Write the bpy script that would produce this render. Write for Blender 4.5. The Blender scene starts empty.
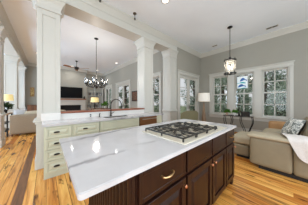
import bpy, bmesh, math, random
from mathutils import Vector, Matrix

# ------------------------------------------------------------------ camera, world, lights, exposure
S = bpy.context.scene
C = S.collection
CAM_H = 1.30
F_PX = 121.6
cam_d = bpy.data.cameras.new('camera')
cam_d.sensor_width = 36.0
cam_d.lens = F_PX / 308.0 * 36.0
cam_d.shift_y = -1.0 / 308.0
cam_d.clip_start = 0.02
cam = bpy.data.objects.new('camera', cam_d)
C.objects.link(cam)
cam.location = (0, 0, CAM_H)
cam.rotation_euler = (math.radians(90), 0, -math.atan2(0.664, 0.748))
S.camera = cam

world = bpy.data.worlds.new('sky')
S.world = world
world.use_nodes = True
wn = world.node_tree
bg = wn.nodes['Background']
bg.inputs[0].default_value = (0.93, 0.97, 1.0, 1)
bg.inputs[1].default_value = 1.5

sun_d = bpy.data.lights.new('sun', 'SUN')
sun_d.energy = 0.8
sun_d.angle = math.radians(4)
sun_d.color = (1.0, 0.95, 0.86)
sun = bpy.data.objects.new('sun', sun_d)
C.objects.link(sun)
sun.location = (0, 0, 12)
sun.rotation_euler = (math.radians(32), 0, math.radians(-150))

S.view_settings.view_transform = 'Standard'
S.view_settings.look = 'None'
S.view_settings.gamma = 1.0
S.view_settings.use_curve_mapping = False
S.view_settings.exposure = -0.95
DOWNLIGHT_W = 10.0


def fill_panel(name, loc, rot, sx, sy, watts, col=(0.79, 0.90, 1.0)):
    L = bpy.data.lights.new(name, 'AREA')
    L.shape = 'RECTANGLE'; L.size = sx; L.size_y = sy; L.energy = watts; L.color = col; L.specular_factor = 0.3
    o = bpy.data.objects.new(name, L)
    C.objects.link(o)
    o.location = loc
    o.rotation_euler = tuple(math.radians(a) for a in rot)
    return o


# daylight lamps added outside the openings, tilted up to brighten the ceiling
fill_panel('fill_back', (-0.4, -3.3, 1.6), (130, 0, 0), 7.6, 3.0, 620)
fill_panel('fill_side_kitchen', (-4.8, -0.4, 1.5), (128, 0, -90), 4.2, 2.6, 230)
fill_panel('fill_side_living', (-4.8, 7.3, 1.6), (120, 0, -90), 6.2, 2.4, 1050, (0.62, 0.80, 1.0))

rnd = random.Random(7)
PI = math.pi
CEIL = 3.78
ROW = 3.2          # plane of the beam, the columns and the garden door wall
WIN_X = 6.13       # plane of the window wall
LIV_X = 3.9        # plane of the living room's garden wall
FAR_Y = 11.2


# ------------------------------------------------------------------ materials
def srgb(r, g, b):
    f = lambda c: (c / 255.0) / 12.92 if c / 255.0 <= 0.04045 else (((c / 255.0) + 0.055) / 1.055) ** 2.4
    return (f(r), f(g), f(b), 1.0)


class NT:
    def __init__(self, name):
        self.m = bpy.data.materials.new(name)
        self.m.use_nodes = True
        self.t = self.m.node_tree
        self.b = self.t.nodes['Principled BSDF']
        self.out = self.t.nodes['Material Output']

    def n(self, kind, **kw):
        nd = self.t.nodes.new(kind)
        for k, v in kw.items():
            setattr(nd, k, v)
        return nd

    def l(self, a, b):
        self.t.links.new(a, b)

    def coords(self, scale=(1, 1, 1)):
        tc = self.n('ShaderNodeTexCoord')
        mp = self.n('ShaderNodeMapping')
        mp.inputs['Scale'].default_value = scale
        self.l(tc.outputs['Object'], mp.inputs['Vector'])
        return mp.outputs['Vector']

    def noise(self, vec, scale, detail=4, rough=0.55, dist=0.0):
        nd = self.n('ShaderNodeTexNoise')
        nd.inputs['Scale'].default_value = scale
        nd.inputs['Detail'].default_value = detail
        nd.inputs['Roughness'].default_value = rough
        nd.inputs['Distortion'].default_value = dist
        self.l(vec, nd.inputs['Vector'])
        return nd

    def ramp(self, fac, stops):
        r = self.n('ShaderNodeValToRGB')
        e = r.color_ramp.elements
        while len(e) < len(stops):
            e.new(0.5)
        for i, (p, c) in enumerate(stops):
            e[i].position = p
            e[i].color = c
        self.l(fac, r.inputs['Fac'])
        return r.outputs['Color']

    def mix(self, fac, a, b, blend='MIX'):
        m = self.n('ShaderNodeMix', data_type='RGBA', blend_type=blend)
        for sock, v in ((m.inputs[0], fac), (m.inputs[6], a), (m.inputs[7], b)):
            if hasattr(v, 'links'):
                self.l(v, sock)
            else:
                sock.default_value = v
        return m.outputs[2]

    def math(self, op, a, b=None):
        m = self.n('ShaderNodeMath', operation=op)
        for i, v in enumerate((a, b)):
            if v is None:
                continue
            if hasattr(v, 'links'):
                self.l(v, m.inputs[i])
            else:
                m.inputs[i].default_value = v
        return m.outputs[0]


def simple(name, col, rough=0.5, metal=0.0, var=0.06, scale=6.0, stretch=(1, 1, 1), bump=0.0, spec=0.5):
    m = NT(name)
    v = m.coords(stretch)
    n = m.noise(v, scale)
    d = tuple(max(0, c * (1 - var)) for c in col[:3]) + (1,)
    u = tuple(min(1, c * (1 + var)) for c in col[:3]) + (1,)
    m.l(m.ramp(n.outputs['Fac'], [(0.3, d), (0.7, u)]), m.b.inputs['Base Color'])
    m.b.inputs['Roughness'].default_value = rough
    m.b.inputs['Metallic'].default_value = metal
    m.b.inputs['Specular IOR Level'].default_value = spec
    if bump:
        bp = m.n('ShaderNodeBump')
        bp.inputs['Strength'].default_value = bump
        m.l(n.outputs['Fac'], bp.inputs['Height'])
        m.l(bp.outputs['Normal'], m.b.inputs['Normal'])
    return m.m


def emit(name, col, strength, base=None):
    m = NT(name)
    m.b.inputs['Base Color'].default_value = base or col
    m.b.inputs['Emission Color'].default_value = col
    m.b.inputs['Emission Strength'].default_value = strength
    m.b.inputs['Roughness'].default_value = 0.6
    return m.m


def glassy(name, tint=(1, 1, 1, 1), gloss=0.06):
    m = NT(name)
    m.t.nodes.remove(m.b)
    tr = m.n('ShaderNodeBsdfTransparent')
    tr.inputs[0].default_value = tint
    gl = m.n('ShaderNodeBsdfGlossy')
    gl.inputs['Roughness'].default_value = 0.03
    mx = m.n('ShaderNodeMixShader')
    mx.inputs[0].default_value = gloss
    m.l(tr.outputs[0], mx.inputs[1])
    m.l(gl.outputs[0], mx.inputs[2])
    m.l(mx.outputs[0], m.out.inputs[0])
    return m.m


def floor_mat():
    m = NT('heart_pine_boards')
    tc = m.n('ShaderNodeTexCoord')
    sp = m.n('ShaderNodeSeparateXYZ')
    m.l(tc.outputs['Object'], sp.inputs[0])
    row = m.math('FLOOR', m.math('DIVIDE', sp.outputs['X'], 0.125))
    fr = m.math('FRACT', m.math('DIVIDE', sp.outputs['X'], 0.125))
    wn1 = m.n('ShaderNodeTexWhiteNoise', noise_dimensions='1D')
    m.l(row, wn1.inputs['W'])
    yoff = m.math('ADD', sp.outputs['Y'], m.math('MULTIPLY', wn1.outputs['Value'], 9.0))
    seg = m.math('FLOOR', m.math('DIVIDE', yoff, 2.3))
    cb = m.n('ShaderNodeCombineXYZ')
    m.l(row, cb.inputs[0]); m.l(seg, cb.inputs[1])
    wn2 = m.n('ShaderNodeTexWhiteNoise', noise_dimensions='3D')
    m.l(cb.outputs[0], wn2.inputs['Vector'])
    # grain stretched along each board, shifted board by board
    cv = m.n('ShaderNodeCombineXYZ')
    m.l(m.math('MULTIPLY', sp.outputs['X'], 16.0), cv.inputs[0])
    m.l(m.math('MULTIPLY', sp.outputs['Y'], 1.1), cv.inputs[1])
    m.l(m.math('MULTIPLY', wn2.outputs['Value'], 40.0), cv.inputs[2])
    g = m.noise(cv.outputs[0], 1.0, 5, 0.6, 0.9)
    cv2 = m.n('ShaderNodeCombineXYZ')
    m.l(m.math('MULTIPLY', sp.outputs['X'], 7.0), cv2.inputs[0])
    m.l(m.math('MULTIPLY', sp.outputs['Y'], 1.6), cv2.inputs[1])
    m.l(m.math('MULTIPLY', wn2.outputs['Value'], 23.0), cv2.inputs[2])
    k = m.noise(cv2.outputs[0], 1.25, 3, 0.5, 0.4)
    base = m.ramp(wn2.outputs['Value'], [(0.0, srgb(190, 118, 50)), (0.3, srgb(234, 174, 94)), (0.75, srgb(248, 198, 116)), (1.0, srgb(206, 138, 66))])
    grain = m.ramp(g.outputs['Fac'], [(0.34, srgb(116, 64, 26)), (0.47, srgb(228, 190, 136)), (0.66, srgb(255, 248, 228))])
    col = m.mix(0.75, base, grain, 'MULTIPLY')
    knot = m.ramp(k.outputs['Fac'], [(0.60, (0, 0, 0, 1)), (0.67, (1, 1, 1, 1))])
    col = m.mix(m.math('MULTIPLY', knot, 0.85), col, srgb(64, 30, 12))
    seam = m.math('LESS_THAN', m.math('ABSOLUTE', m.math('SUBTRACT', fr, 0.5)), 0.482)
    col = m.mix(seam, srgb(92, 50, 20), col)
    m.l(col, m.b.inputs['Base Color'])
    m.b.inputs['Roughness'].default_value = 0.24
    m.b.inputs['Specular IOR Level'].default_value = 0.5
    return m.m


def quartz_mat():
    m = NT('white_veined_quartz')
    v = m.coords((1, 1, 1))
    n1 = m.noise(v, 1.3, 6, 0.6)
    mx = m.n('ShaderNodeMix', data_type='VECTOR')
    mx.inputs[0].default_value = 0.55
    m.l(v, mx.inputs[4]); m.l(n1.outputs['Color'], mx.inputs[5])
    w = m.n('ShaderNodeTexWave', wave_type='BANDS', bands_direction='Y')
    w.inputs['Scale'].default_value = 0.62
    w.inputs['Distortion'].default_value = 3.4
    w.inputs['Detail'].default_value = 4.0
    w.inputs['Detail Scale'].default_value = 0.9
    w.inputs['Detail Roughness'].default_value = 0.6
    w.inputs['Phase Offset'].default_value = 1.3
    wob = m.noise(v, 2.6, 5, 0.62)
    mx = m.n('ShaderNodeMix', data_type='VECTOR')
    mx.inputs[0].default_value = 0.16
    m.l(v, mx.inputs[4]); m.l(wob.outputs['Color'], mx.inputs[5])
    m.l(mx.outputs[1], w.inputs['Vector'])
    vein = m.ramp(w.outputs['Fac'], [(0.0, (1, 1, 1, 1)), (0.010, (0.55, 0.55, 0.55, 1)), (0.03, (0, 0, 0, 1))])
    br = m.noise(v, 2.2, 3)
    fac = m.math('MULTIPLY', vein, m.ramp(br.outputs['Fac'], [(0.36, (0, 0, 0, 1)), (0.55, (0.8, 0.8, 0.8, 1))]))
    cl = m.noise(v, 5.0, 5)
    base = m.ramp(cl.outputs['Fac'], [(0.3, srgb(196, 193, 193)), (0.7, srgb(207, 204, 204))])
    m.l(m.mix(fac, base, srgb(134, 130, 130)), m.b.inputs['Base Color'])
    m.b.inputs['Roughness'].default_value = 0.08
    return m.m


def wood_mat(name, dark, light, rough=0.35, scale=(14, 14, 1.5), spec=0.5):
    m = NT(name)
    v = m.coords(scale)
    n = m.noise(v, 1.5, 5, 0.6, 0.8)
    m.l(m.ramp(n.outputs['Fac'], [(0.3, dark), (0.7, light)]), m.b.inputs['Base Color'])
    m.b.inputs['Roughness'].default_value = rough
    m.b.inputs['Specular IOR Level'].default_value = spec
    return m.m


def leaf_mat(name, a, b):
    m = NT(name)
    v = m.coords()
    n = m.noise(v, 7.0, 3)
    col = m.ramp(n.outputs['Fac'], [(0.38, a), (0.62, b)])
    m.l(col, m.b.inputs['Base Color'])
    m.b.inputs['Roughness'].default_value = 0.55
    tr = m.n('ShaderNodeBsdfTranslucent')
    m.l(col, tr.inputs[0])
    mx = m.n('ShaderNodeMixShader')
    mx.inputs[0].default_value = 0.35
    m.l(m.b.outputs[0], mx.inputs[1]); m.l(tr.outputs[0], mx.inputs[2])
    m.l(mx.outputs[0], m.out.inputs[0])
    return m.m


def pattern_fabric(name, base, mark, scale=22.0):
    m = NT(name)
    v = m.coords()
    n = m.noise(v, 8.0, 3, 0.6, 1.5)
    mx = m.n('ShaderNodeMix', data_type='VECTOR')
    mx.inputs[0].default_value = 0.25
    m.l(v, mx.inputs[4]); m.l(n.outputs['Color'], mx.inputs[5])
    vo = m.n('ShaderNodeTexVoronoi', feature='F1')
    vo.inputs['Scale'].default_value = scale
    m.l(mx.outputs[1], vo.inputs['Vector'])
    m.l(m.ramp(vo.outputs['Distance'], [(0.28, mark), (0.36, base), (0.5, base), (0.58, mark)]), m.b.inputs['Base Color'])
    m.b.inputs['Roughness'].default_value = 0.9
    return m.m


def milky(name, share=0.3):
    """lightly clouded glass: partly see-through, partly scattering the light of the lamp inside"""
    m = NT(name)
    m.t.nodes.remove(m.b)
    v = m.coords()
    n = m.noise(v, 40.0, 2)
    tr = m.n('ShaderNodeBsdfTransparent')
    tl = m.n('ShaderNodeBsdfTranslucent')
    m.l(m.ramp(n.outputs['Fac'], [(0.3, srgb(236, 228, 212)), (0.7, srgb(250, 246, 236))]), tl.inputs[0])
    mx = m.n('ShaderNodeMixShader')
    mx.inputs[0].default_value = share
    m.l(tr.outputs[0], mx.inputs[1]); m.l(tl.outputs[0], mx.inputs[2])
    m.l(mx.outputs[0], m.out.inputs[0])
    return m.m


MAT = {
    'wall': simple('grey_wall_paint', srgb(160, 156, 145), 0.75, var=0.02, scale=2.5),
    'ceiling': simple('white_ceiling_paint', srgb(240, 247, 254), 0.85, var=0.015, scale=2.0),
    'trim': simple('off_white_trim_paint', srgb(200, 197, 188), 0.42, var=0.015, scale=3.0),
    'floor': floor_mat(),
    'dark_board': wood_mat('dark_floor_board', srgb(92, 58, 34), srgb(142, 96, 60), 0.3, (30, 2, 1)),
    'quartz': quartz_mat(),
    'espresso': wood_mat('espresso_stained_wood', srgb(32, 15, 10), srgb(50, 26, 17), 0.3, spec=0.3),
    'cream': simple('cream_cabinet_paint', srgb(202, 202, 178), 0.45, var=0.03, scale=5.0),
    'bar_wood': wood_mat('reddish_bar_wood', srgb(112, 54, 30), srgb(160, 86, 50), 0.3, (1.5, 14, 14)),
    'mantel_wood': wood_mat('mantel_wood', srgb(120, 70, 42), srgb(165, 105, 66), 0.4, (1.5, 14, 14)),
    'brass': simple('brushed_brass', srgb(196, 164, 118), 0.3, 1.0, 0.05, 30),
    'copper': simple('copper_knob', srgb(206, 142, 108), 0.3, 1.0, 0.05, 30),
    'bronze': simple('dark_bronze', srgb(52, 46, 42), 0.4, 0.7, 0.08, 20),
    'black_metal': simple('black_metal', srgb(38, 36, 35), 0.45, 0.5, 0.08, 20),
    'iron': simple('cast_iron', srgb(62, 59, 54), 0.28, 0.5, 0.12, 40),
    'tray_steel': simple('tray_steel_painted_reflection', srgb(226, 217, 198), 0.42, 0.45, 0.04, 5, (1, 60, 60)),  # warm reflection on the cooktop tray is put into its colour
    'steel': simple('brushed_steel', srgb(200, 196, 188), 0.28, 1.0, 0.05, 5, (1, 60, 60)),
    'nickel': simple('satin_nickel', srgb(120, 116, 110), 0.3, 1.0, 0.05, 20),
    'glass': glassy('window_glass', gloss=0.025),
    'clear_glass': glassy('clear_lamp_glass', (0.84, 0.84, 0.84, 1), 0.07),
    'seeded_glass': milky('seeded_lantern_glass', 0.12),
    'bulb': emit('lit_bulb', (1.0, 0.92, 0.8, 1), 7.0),
    'downlight': emit('lit_downlight', (1.0, 0.96, 0.9, 1), 4.0),
    'shade_warm': emit('lit_yellow_shade', (1.0, 0.76, 0.30, 1), 0.75, srgb(240, 220, 160)),
    'shade_white': emit('lit_white_shade', (1.0, 0.93, 0.82, 1), 0.35, srgb(238, 232, 220)),
    'leather': simple('taupe_olive_leather', srgb(146, 133, 108), 0.5, var=0.05, scale=9, bump=0.03),
    'leather_seat': simple('pale_taupe_leather', srgb(184, 171, 145), 0.5, var=0.05, scale=9, bump=0.03),
    'lit_leather': simple('lit_leather', srgb(186, 140, 92), 0.5, var=0.08, scale=9),  # light on the sofa's far arm, put into a tan leather colour
    'black_plastic': simple('black_plastic', srgb(22, 21, 20), 0.5, var=0.1),
    'throw': simple('white_knit_throw', srgb(224, 216, 210), 0.95, var=0.06, scale=60, bump=0.2),
    'pillow': pattern_fabric('patterned_cushion_fabric', srgb(240, 238, 230), srgb(118, 122, 118), 13.0),
    'charcoal': simple('charcoal_fabric', srgb(48, 42, 36), 0.9),
    'beige': simple('beige_sofa_fabric', srgb(158, 142, 120), 0.85, var=0.05, scale=30, bump=0.05),
    'cushion_beige': simple('pale_beige_cushion', srgb(192, 178, 154), 0.9, var=0.05, scale=30),
    'cushion_white': simple('pale_grey_cushion', srgb(206, 206, 208), 0.9, var=0.05, scale=30),
    'olive': simple('olive_chair_fabric', srgb(150, 144, 112), 0.85, var=0.06, scale=25),
    'screen': simple('dark_screen', srgb(7, 7, 8), 0.6, var=0.1, spec=0.15),
    'firebox': simple('near_black_firebox', srgb(20, 19, 19), 0.85, var=0.2),  # even near-black fill for the fireplace opening
    'walnut': wood_mat('walnut_brown_wood', srgb(84, 52, 32), srgb(128, 84, 54), 0.4),
    'oak': wood_mat('light_oak_wood', srgb(140, 104, 70), srgb(176, 138, 98), 0.45),
    'lamp_wood': wood_mat('greyed_lamp_wood', srgb(122, 98, 74), srgb(158, 130, 102), 0.5),
    'fan_wood': wood_mat('fan_blade_wood', srgb(120, 78, 42), srgb(168, 116, 68), 0.45, (2, 12, 12)),
    'bark': simple('grey_brown_bark', srgb(96, 84, 72), 0.9, var=0.25, scale=12, stretch=(3, 3, 0.6)),
    'leaf_dark': leaf_mat('deep_green_leaves', srgb(78, 104, 82), srgb(176, 194, 168)),
    'leaf_mid': leaf_mat('grey_green_leaves', srgb(108, 136, 114), srgb(210, 224, 206)),
    'leaf_pale': leaf_mat('pale_green_leaves', srgb(140, 168, 140), srgb(232, 242, 224)),
    'leaf_house': leaf_mat('fresh_green_leaves', srgb(70, 120, 40), srgb(120, 170, 70)),
    'leaf_deep': leaf_mat('dark_houseplant_leaves', srgb(30, 48, 28), srgb(62, 84, 50)),  # darker green leaves for the plant in the black pot
    'ground': simple('garden_ground', srgb(128, 140, 104), 0.95, var=0.2, scale=1.2),
    'white_ceramic': simple('white_ceramic', srgb(226, 224, 218), 0.3, var=0.03),
    'terracotta': simple('blush_ceramic_pot', srgb(190, 160, 140), 0.5, var=0.05),
    'art': pattern_fabric('abstract_print', srgb(196, 172, 118), srgb(150, 118, 72), 9.0),
    'art_dark': pattern_fabric('dark_abstract_print', srgb(60, 48, 42), srgb(120, 84, 62), 12.0),
    'suncatch': emit('glowing_white_glass', (0.9, 1.0, 1.0, 1), 0.12, srgb(236, 242, 244)),  # faint emission imitates sky light coming through the panel
    'sun_blue': simple('blue_art_glass', srgb(42, 104, 176), 0.3, var=0.15, scale=12),
    'sun_teal': simple('teal_art_glass', srgb(64, 186, 190), 0.3, var=0.15, scale=12),
    'marble': simple('white_marble_tile', srgb(226, 222, 216), 0.25, var=0.04, scale=3.0),
    'painted_reflection_steel': simple('steel_painted_wood_reflection', srgb(158, 116, 84), 0.32, 0.8, 0.12, 3, (1, 8, 40)),  # brown reflection of the island wood painted into the steel
}
BOOKS = [simple('book_cloth_%s' % n, srgb(*c), 0.8) for n, c in (('grey', (120, 118, 112)), ('cream', (206, 200, 184)), ('brown', (112, 84, 60)), ('slate', (84, 92, 98)))]


# ------------------------------------------------------------------ mesh helpers (all in world coordinates)
def new():
    return bmesh.new()


def merge(bm, tmp):
    me = bpy.data.meshes.new('tmp')
    tmp.to_mesh(me)
    bm.from_mesh(me)
    bpy.data.meshes.remove(me)
    tmp.free()


def box(bm, x0, x1, y0, y1, z0, z1, bev=0.0, seg=2):
    x0, x1 = min(x0, x1), max(x0, x1)
    y0, y1 = min(y0, y1), max(y0, y1)
    z0, z1 = min(z0, z1), max(z0, z1)
    t = bmesh.new()
    bmesh.ops.create_cube(t, size=1.0)
    for v in t.verts:
        v.co = Vector(((x0 + x1) / 2 + v.co.x * (x1 - x0), (y0 + y1) / 2 + v.co.y * (y1 - y0), (z0 + z1) / 2 + v.co.z * (z1 - z0)))
    if bev:
        bev = min(bev, 0.45 * min(x1 - x0, y1 - y0, z1 - z0))
        bmesh.ops.bevel(t, geom=list(t.edges), offset=bev, segments=seg, affect='EDGES', profile=0.5)
    merge(bm, t)
    return bm


def soft(bm, x0, x1, y0, y1, z0, z1, r=0.05, bulge=(0, 0, 0), n=10, m=None):
    """rounded, puffed cushion box"""
    t = bmesh.new()
    bmesh.ops.create_cube(t, size=2.0)
    bmesh.ops.subdivide_edges(t, edges=list(t.edges), cuts=n, use_grid_fill=True)
    h = Vector(((x1 - x0) / 2, (y1 - y0) / 2, (z1 - z0) / 2))
    c = Vector(((x1 + x0) / 2, (y1 + y0) / 2, (z1 + z0) / 2))
    r = min(r, 0.95 * min(h))
    for v in t.verts:
        u = v.co.copy()
        # crowd samples towards the rims so that the rounding has vertices
        w = Vector([math.copysign(abs(q) ** 0.75, q) for q in u])
        p = Vector((w.x * h.x, w.y * h.y, w.z * h.z))
        q = Vector([max(-(h[i] - r), min(h[i] - r, p[i])) for i in range(3)])
        d = p - q
        if d.length > 1e-9:
            p = q + d.normalized() * r
        for i in range(3):
            j, k = (i + 1) % 3, (i + 2) % 3
            p[i] += math.copysign(bulge[i], u[i]) * abs(u[i]) ** 2 * (1 - u[j] ** 2) * (1 - u[k] ** 2)
        v.co = c + p
    if m is not None:
        bmesh.ops.transform(t, matrix=m, verts=t.verts)
    merge(bm, t)
    return bm


def lathe(bm, prof, c, seg=20, axis='Z', closed=True):
    """prof: list of (radius, height) along the axis from the point c"""
    t = bmesh.new()
    rings = []
    for r, h in prof:
        ring = []
        for i in range(seg):
            a = 2 * PI * i / seg
            x, y = r * math.cos(a), r * math.sin(a)
            p = {'Z': (x, y, h), 'X': (h, x, y), 'Y': (x, h, y)}[axis]
            ring.append(t.verts.new(Vector(c) + Vector(p)))
        rings.append(ring)
    for a, b in zip(rings, rings[1:]):
        for i in range(seg):
            t.faces.new((a[i], a[(i + 1) % seg], b[(i + 1) % seg], b[i]))
    if closed:
        t.faces.new(rings[0][::-1])
        t.faces.new(rings[-1])
    bmesh.ops.remove_doubles(t, verts=t.verts, dist=1e-6)
    merge(bm, t)
    return bm


def tube(bm, pts, r, seg=8, closed=True):
    pts = [Vector(p) for p in pts]
    rs = r if isinstance(r, (list, tuple)) else [r] * len(pts)
    t = bmesh.new()
    rings = []
    tan0 = (pts[1] - pts[0]).normalized()
    nrm = tan0.orthogonal().normalized()
    for i, p in enumerate(pts):
        tan = (pts[min(i + 1, len(pts) - 1)] - pts[max(i - 1, 0)]).normalized()
        nrm = (nrm - tan * nrm.dot(tan)).normalized()
        bi = tan.cross(nrm)
        rings.append([t.verts.new(p + (nrm * math.cos(2 * PI * k / seg) + bi * math.sin(2 * PI * k / seg)) * rs[i]) for k in range(seg)])
    for a, b in zip(rings, rings[1:]):
        for k in range(seg):
            t.faces.new((a[k], a[(k + 1) % seg], b[(k + 1) % seg], b[k]))
    if closed:
        t.faces.new(rings[0][::-1]); t.faces.new(rings[-1])
    merge(bm, t)
    return bm


def sweep(bm, poly, axis, a, b):
    """extrude a closed 2-D outline along X or Y from a to b; poly holds (other horizontal, z)"""
    t = bmesh.new()
    mk = (lambda s, p: (s, p[0], p[1])) if axis == 'X' else (lambda s, p: (p[0], s, p[1])) if axis == 'Y' else (lambda s, p: (p[0], p[1], s))
    r0 = [t.verts.new(mk(a, p)) for p in poly]
    r1 = [t.verts.new(mk(b, p)) for p in poly]
    n = len(poly)
    for i in range(n):
        t.faces.new((r0[i], r0[(i + 1) % n], r1[(i + 1) % n], r1[i]))
    t.faces.new(r0[::-1]); t.faces.new(r1)
    merge(bm, t)
    return bm


def ball(bm, c, r, seg=12, sq=(1, 1, 1)):
    t = bmesh.new()
    bmesh.ops.create_uvsphere(t, u_segments=seg, v_segments=max(6, seg // 2), radius=r)
    for v in t.verts:
        v.co = Vector(c) + Vector((v.co.x * sq[0], v.co.y * sq[1], v.co.z * sq[2]))
    merge(bm, t)
    return bm


def pillow_mesh(bm, w, h, t, m, n=14):
    tm = bmesh.new()
    top, bot = {}, {}
    for i in range(n + 1):
        for j in range(n + 1):
            u, v = 2 * i / n - 1, 2 * j / n - 1
            k = max(0.0, (1 - abs(u) ** 3) * (1 - abs(v) ** 3)) ** 0.5
            pin = 1 - 0.06 * (1 - abs(u * v)) * (max(abs(u), abs(v)) ** 4)
            p = (u * w / 2 * pin, v * h / 2 * pin)
            top[i, j] = tm.verts.new((p[0], p[1], t / 2 * k))
            edge = i in (0, n) or j in (0, n)
            bot[i, j] = top[i, j] if edge else tm.verts.new((p[0], p[1], -t / 2 * k))
    for i in range(n):
        for j in range(n):
            tm.faces.new((top[i, j], top[i + 1, j], top[i + 1, j + 1], top[i, j + 1]))
            q = (bot[i, j], bot[i, j + 1], bot[i + 1, j + 1], bot[i + 1, j])
            if len(set(q)) == 4 and not all(x in top.values() for x in q):
                tm.faces.new(q)
    bmesh.ops.transform(tm, matrix=m, verts=tm.verts)
    merge(bm, tm)
    return bm


def obj(name, bm, mat, root=None, parent=None, smooth=False):
    """link bm as one mesh object; root gives the thing's origin, parent the object it hangs under"""
    bmesh.ops.recalc_face_normals(bm, faces=list(bm.faces))
    if root is not None:
        bmesh.ops.translate(bm, verts=bm.verts, vec=-Vector(root.location))
    me = bpy.data.meshes.new(name)
    bm.to_mesh(me)
    bm.free()
    me.materials.append(MAT[mat] if isinstance(mat, str) else mat)
    if smooth:
        for p in me.polygons:
            p.use_smooth = True
        me.set_sharp_from_angle(angle=math.radians(42))
    o = bpy.data.objects.new(name, me)
    C.objects.link(o)
    if root is not None:
        o.parent = parent or root
    return o


def tag(o, label, cat, group=None):
    o['label'] = label
    o['category'] = cat
    if group:
        o['group'] = group
    return o


def thing(name, label, cat, loc, group=None):
    o = bpy.data.objects.new(name, None)
    o.empty_display_size = 0.1
    C.objects.link(o)
    o.location = loc
    return tag(o, label, cat, group)


def single(name, bm, mat, label, cat, group=None, smooth=False):
    """a thing that is one mesh: its origin moves to the foot of the mesh"""
    xs = [v.co for v in bm.verts]
    c = Vector(((min(v.x for v in xs) + max(v.x for v in xs)) / 2, (min(v.y for v in xs) + max(v.y for v in xs)) / 2, min(v.z for v in xs)))
    bmesh.ops.translate(bm, verts=bm.verts, vec=-c)
    o = obj(name, bm, mat, smooth=smooth)
    o.location = c
    return tag(o, label, cat, group)


def struct(name, bm, mat, smooth=False):
    o = obj(name, bm, mat, smooth=smooth)
    o['kind'] = 'structure'
    return o


def copy_tree(o, parent=None):
    kids = list(o.children)
    c = o.copy()
    C.objects.link(c)
    if parent is not None:
        c.parent = parent
    for k in kids:
        copy_tree(k, c)
    return c


# ------------------------------------------------------------------ setting: floor, ceiling, walls
struct('floor', box(new(), -4.7, 6.28, -3.2, 11.35, -0.12, 0), 'floor')
struct('floor_inlay', box(new(), -0.335, -0.225, 1.0, 6.4, 0, 0.002), 'dark_board')
ground = struct('ground', box(new(), -30, 40, -30, 45, -0.75, -0.55), 'ground')
struct('ceiling', box(box(new(), -4.7, 6.28, -3.2, 3.35, CEIL, CEIL + 0.12), -4.7, 4.05, 3.35, 11.35, CEIL, CEIL + 0.12), 'ceiling')


def wall(name, axis, p0, p1, a, b, z0, z1, holes):
    """a wall slab between planes p0 and p1, running from a to b, with openings (a0, a1, z0, z1)"""
    bm = new()
    cuts = sorted({a, b} | {h[0] for h in holes} | {h[1] for h in holes})
    for s0, s1 in zip(cuts, cuts[1:]):
        mid = (s0 + s1) / 2
        spans = [(z0, z1)]
        for h in holes:
            if h[0] < mid < h[1]:
                nxt = []
                for q0, q1 in spans:
                    if h[2] > q0:
                        nxt.append((q0, min(q1, h[2])))
                    if h[3] < q1:
                        nxt.append((max(q0, h[3]), q1))
                spans = nxt
        for q0, q1 in spans:
            if axis == 'Y':
                box(bm, p0, p1, s0, s1, q0, q1)
            else:
                box(bm, s0, s1, p0, p1, q0, q1)
    return struct(name, bm, 'wall')


WIN_Z = (0.70, 2.50)
KITCHEN_WINS = [(0.03, 0.75), (0.955, 1.66), (1.875, 2.58)]
wall('wall_right', 'Y', WIN_X, WIN_X + 0.15, -3.2, 3.2, 0, CEIL, [(y0, y1) + WIN_Z for y0, y1 in KITCHEN_WINS])
wall('wall_garden', 'X', ROW, ROW + 0.15, 4.13, WIN_X + 0.15, 0, CEIL, [(4.30, 5.86, 0.0, 2.50)])
LIV_DOORS = [(6.72, 8.52), (9.50, 10.90)]
LIV_WIN = (4.02, 4.98)
wall('wall_living', 'Y', LIV_X, LIV_X + 0.15, 3.64, FAR_Y, 0, CEIL, [(d[0], d[1], 0.0, 2.50) for d in LIV_DOORS] + [LIV_WIN + WIN_Z])
wall('wall_far', 'X', FAR_Y, FAR_Y + 0.15, -4.7, LIV_X + 0.15, 0, CEIL, [])
wall('wall_left', 'Y', -4.7, -4.55, -3.2, FAR_Y, 0, CEIL, [(-2.6, 1.8, 0.0, 2.9), (4.2, 7.2, 0.4, 2.8), (7.9, 10.6, 0.4, 2.8)])

# chimney breast with the firebox
bm = new()
BR = (-0.1, 2.40, 10.78, FAR_Y)
FB = (0.62, 2.02)
box(bm, BR[0], FB[0], BR[2], BR[3], 0, CEIL)
box(bm, FB[1], BR[1], BR[2], BR[3], 0, CEIL)
box(bm, FB[0], FB[1], BR[2], BR[3], 1.04, CEIL)
box(bm, FB[0], FB[1], BR[2] + 0.01, BR[3], 0, 0.40)
struct('wall_chimney', bm, 'wall')

# half wall below the bar ledge
struct('wall_bar', box(new(), 0.235, 2.40, 3.26, 3.42, 0, 1.045), 'wall')

# beams with crown mouldings
CZ = 3.40
struct('ceiling_beam_1', box(new(), -4.55, 4.13, 3.19, 3.63, CZ, CEIL), 'trim')
struct('ceiling_beam_2', box(new(), -1.36, -0.95, 3.64, FAR_Y, CZ, CEIL), 'trim')


def crown(name, axis, plane, sgn, a, b):
    """moulding against a wall plane, growing sgn along the other horizontal axis"""
    pr = [(0, 3.60), (0.012, 3.60), (0.018, 3.635), (0.05, 3.67), (0.085, 3.715), (0.09, 3.735), (0.11, 3.745), (0.115, 3.779), (0, 3.779)]
    struct(name, sweep(new(), [(plane + sgn * d, z) for d, z in pr], axis, a, b), 'trim', True)


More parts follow.
